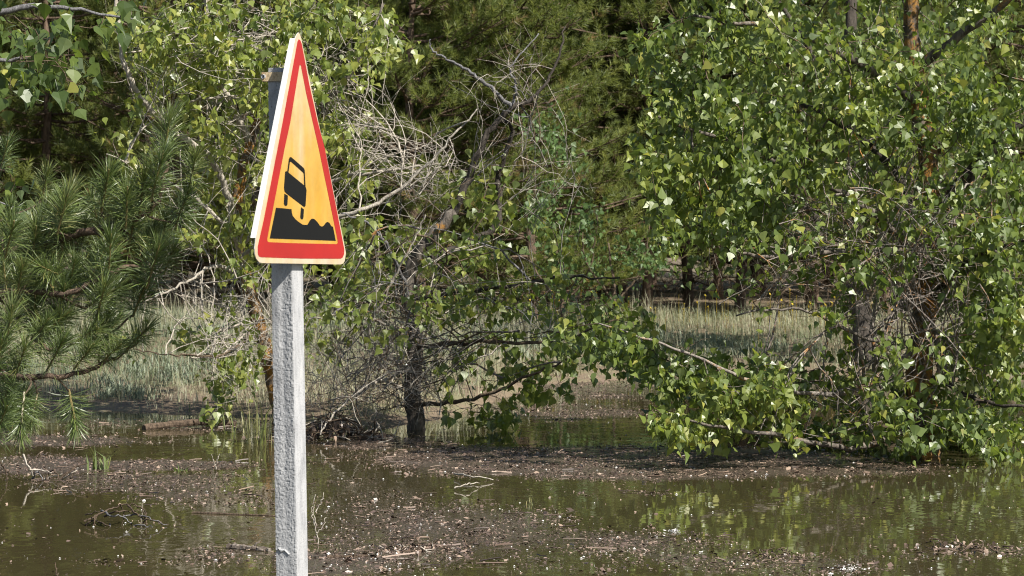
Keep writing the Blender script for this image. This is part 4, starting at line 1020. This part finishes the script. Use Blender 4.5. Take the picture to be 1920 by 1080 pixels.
# drift logs and lone sticks
def log(label, A, B, r, mat, bend=0.0):
    a, b_ = G(*A), G(*B); root = thing('drift_log', label, 'log', (a + b_) / 2)
    s = np.linspace(0, 1, 14)[:, None]; pa = a * (1 - s) + b_ * s + np.array([0, 0, 1]) * (r * .35 + bend * np.sin(s * 3.1)); pa += rng.normal(0, r * .08, pa.shape)
    g = Geo(); tube(g, pa, r * (1 - .35 * s[:, 0]) * (1 + .12 * rng.normal(0, 1, 14)), 9, 0, .25); g.P.setdefault(9, []).append(np.arange(9)[None, ::-1])
    link('bark', g.mesh('log_bark', mat, (a + b_) / 2, False), root)
    g = Geo(); m_ = pa[8]; tube(g, np.array([m_, m_ + [0.01, -.01, r * 1.3], m_ + [.03, -.01, r * 2.0]]), [r * .35, r * .25, r * .12], 5)
    link('branch_stub', g.mesh('log_stub', mat, (a + b_) / 2), root)
pale_log = bark('log_bark', (0.07, 0.05, 0.04), (0.36, 0.31, 0.26), (0.05, 0.035, 0.025), 0.4, 60)
log('short pale drift log floating just left of the sign post', (428, 1028), (505, 1034), .017, pale_log)
log('dark drift log lying along the far left shoreline', (270, 806), (440, 796), .030, M['drift'], .02)
log('short brown stick with a stub floating right of the sign post', (612, 1046), (690, 1044), .009, M['drift'])
log('thin dark branch afloat behind the sign post', (360, 962), (520, 968), .006, M['drift'])
def lone(label, L_, y0, mat, r=.005):
    d = G(900, y0)[1]; q = G(L_[0][0], y0)
    sticks('floating_twig', label, 'twig', q, [([P(*w, d) for w in seg], r, r * .5) for seg in (L_ if isinstance(L_[0], list) else [L_])], mat, part='twig')
d_ = G(880, 900)[1]
sticks('floating_twig', 'pale forked twig lying on the edge of the brown mat', 'twig', G(900, 892), [([G(852, 888, .02), G(880, 892, .03), G(925, 899, .012)], .006, .003), ([G(852, 915, .012), G(875, 908, .03), G(898, 905, .015)], .005, .003)], M['pale_twig'], part='twig')
sticks('floating_twig', 'dark forked twig rising from the water right of the sign post', 'twig', G(880, 1035), [([P(868, 1040, 12.4), P(882, 1020, 12.4), P(902, 1002, 12.4)], .005, .002), ([P(870, 1008, 12.4), P(880, 1028, 12.4), P(890, 1046, 12.4)], .004, .002)], M['drift'], part='twig')
sticks('floating_twig', 'single thin twig standing in clear water at the bottom left', 'twig', G(105, 1075), [([P(108, 1080, 11.5), P(106, 1066, 11.5), P(104, 1056, 11.5)], .004, .002)], M['drift'], part='twig')
# long thin stems against the mats
for lab, L_, y0 in (('dry seeded stem standing beside the foot of the sign post', [[(596, 1020), (592, 985), (588, 955), (592, 925)], [(592, 960), (603, 940), (606, 925)], [(590, 985), (584, 965), (586, 950)], [(594, 1000), (606, 985), (610, 968)]], 1020),
                    ('thin yellowed stem leaning out of the water left of the sign post', [[(405, 880), (402, 866), (397, 850)], [(404, 872), (409, 860), (411, 852)]], 882)):
    d = G(900, y0)[1]; sticks('weed_stem', lab, 'plant', G(L_[0][0][0], y0), [([P(a, b_, d) for a, b_ in w], .003, .0015) for w in L_], M['pale_twig'], part='stem')
# leafy weeds
def weed(name, label, cat, q, n_, hgt, wid, mu, spread=.03):
    q = np.asarray(q, float); root = thing(name, label, cat, q)
    for k_ in range(n_):
        V, PL, tt = blades(np.array([q[0] + rng.normal(0, spread)]), np.array([q[1] + rng.normal(0, spread)]), np.array([hgt * rng.uniform(.55, 1.05)]), np.array([wid * rng.uniform(.6, 1.2)]), np.array([rng.uniform(.05, .65)]), np.array([np.clip(rng.normal(mu, .25), 0, 1)]), z=np.array([q[2]]))
        link('blade', mesh_of('weed_blade', V - q, PL, M['reed'], tt), root)
weed('marsh_weed', 'small yellow-green weed sprouting from the water at the left', 'plant', G(188, 880), 20, .17, .016, .35, .035)
weed('marsh_weed', 'tiny green sprout in water between the yellow-green weed and the sign post', 'plant', G(340, 884), 9, .07, .014, .3)
weed('reed_clump', 'tall yellowing reed clump at the shore just left of the sign post', 'plant', G(486, 832), 30, .40, .011, .66, .05)
weed('reed_clump', 'low dry reed clump at the shore just left of the tall yellowing one', 'plant', G(455, 812), 22, .28, .009, .7, .09)
weed('marsh_weed', 'thin dry tuft standing in the water right of the sign post', 'plant', G(995, 945), 7, .07, .005, .8, .02)
# wrack: sticks, stems and dead leaves caught together
def wrack(label, px, py, wx_, wy_, hh_, n_s, n_l, pale=1):
    q0 = G(px, py); root = thing('flood_wrack', label, 'debris', q0)
    for k_ in range(n_s):
        c_ = q0 + np.array([rng.normal(.0, wx_), rng.normal(0, wy_), 0]); hgt = hh_ * math.exp(-((c_[0] - q0[0]) / wx_) ** 2)
        t = rng.random() * 6.283; L2 = rng.uniform(.25, .8) * wx_ if hh_ > .1 else rng.uniform(.1, .45) * wx_; dd = np.array([math.cos(t), math.sin(t), rng.normal(0, .4)]) * L2
        c_[2] = .006 + hgt * rng.random(); g = Geo(); pa = np.array([c_ - dd, c_ + rng.normal(0, .1 * wx_, 3), c_ + dd]); pa[:, 2] = np.maximum(pa[:, 2], .004)
        r_ = min(.004, .02 * wx_ + .001); tube(g, pa, [r_, r_ * 1.2, r_ * .5], 4); link('stick', g.mesh('wrack_stick', M[['drift', 'brown_twig', 'pale_twig'][rng.integers(2 + pale)]], q0, True), root)
    c_ = q0 + np.stack([rng.normal(0, wx_, n_l), rng.normal(0, wy_, n_l), np.zeros(n_l)], -1); c_[:, 2] = .008 + hh_ * .8 * np.exp(-((c_[:, 0] - q0[0]) / wx_) ** 2) * rng.random(n_l)
    V, PL, tt = build_leaves(c_, rng.uniform(.15, .3, n_l) * min(wx_, .2), leaf_frames(n_l, (0, 0, .6)), np.clip(rng.beta(2, 2, n_l), 0, .9))
    link('dead_leaves', mesh_of('wrack_leaves', V - q0, PL, M['debris'], tt), root, 'stuff')
wrack('brown heap of flood wrack caught under the bare twigs beside the post', 625, 822, .20, .12, .16, 110, 260)
wrack('small dark wrack clump afloat in the lower right, below the bright reflections', 1457, 1042, .07, .09, .02, 26, 40, 0)
wrack('flat brown wrack patch at the right border of the water', 1800, 1030, .10, .12, .012, 26, 60, 0)
wrack('brown reddish wrack patch close right of the sign post at the bottom', 780, 1032, .09, .10, .018, 30, 60)
wrack('small wrack clump under the trailing poplar boughs, on the brown mat', 985, 850, .08, .12, .03, 24, 50, 0)
def fluff_clump(label, px, py, w):
    q0 = G(px, py); g = Geo()
    for k_ in range(60):
        c_ = np.array([rng.normal(0, w), rng.normal(0, w * 2), .004 + rng.random() * .008]); r_ = rng.uniform(.002, .006)
        g.add(c_ + rng.normal(0, r_, (4, 3)) * [1, 1, .5], np.array([[0, 1, 2], [0, 2, 3], [1, 2, 3], [0, 1, 3]]))
    o = link('fluff_clump', g.mesh('fluff_clump', M['fluff']), None, 'stuff'); o.location = tuple(q0); o['label'] = label
fluff_clump('white clump of poplar fluff afloat left of the bright leaf reflections', 1266, 998, .018)
fluff_clump('wide white patch of poplar fluff at the bottom edge, lower right', 1590, 1069, .032)
print('objects', len(bpy.data.objects))
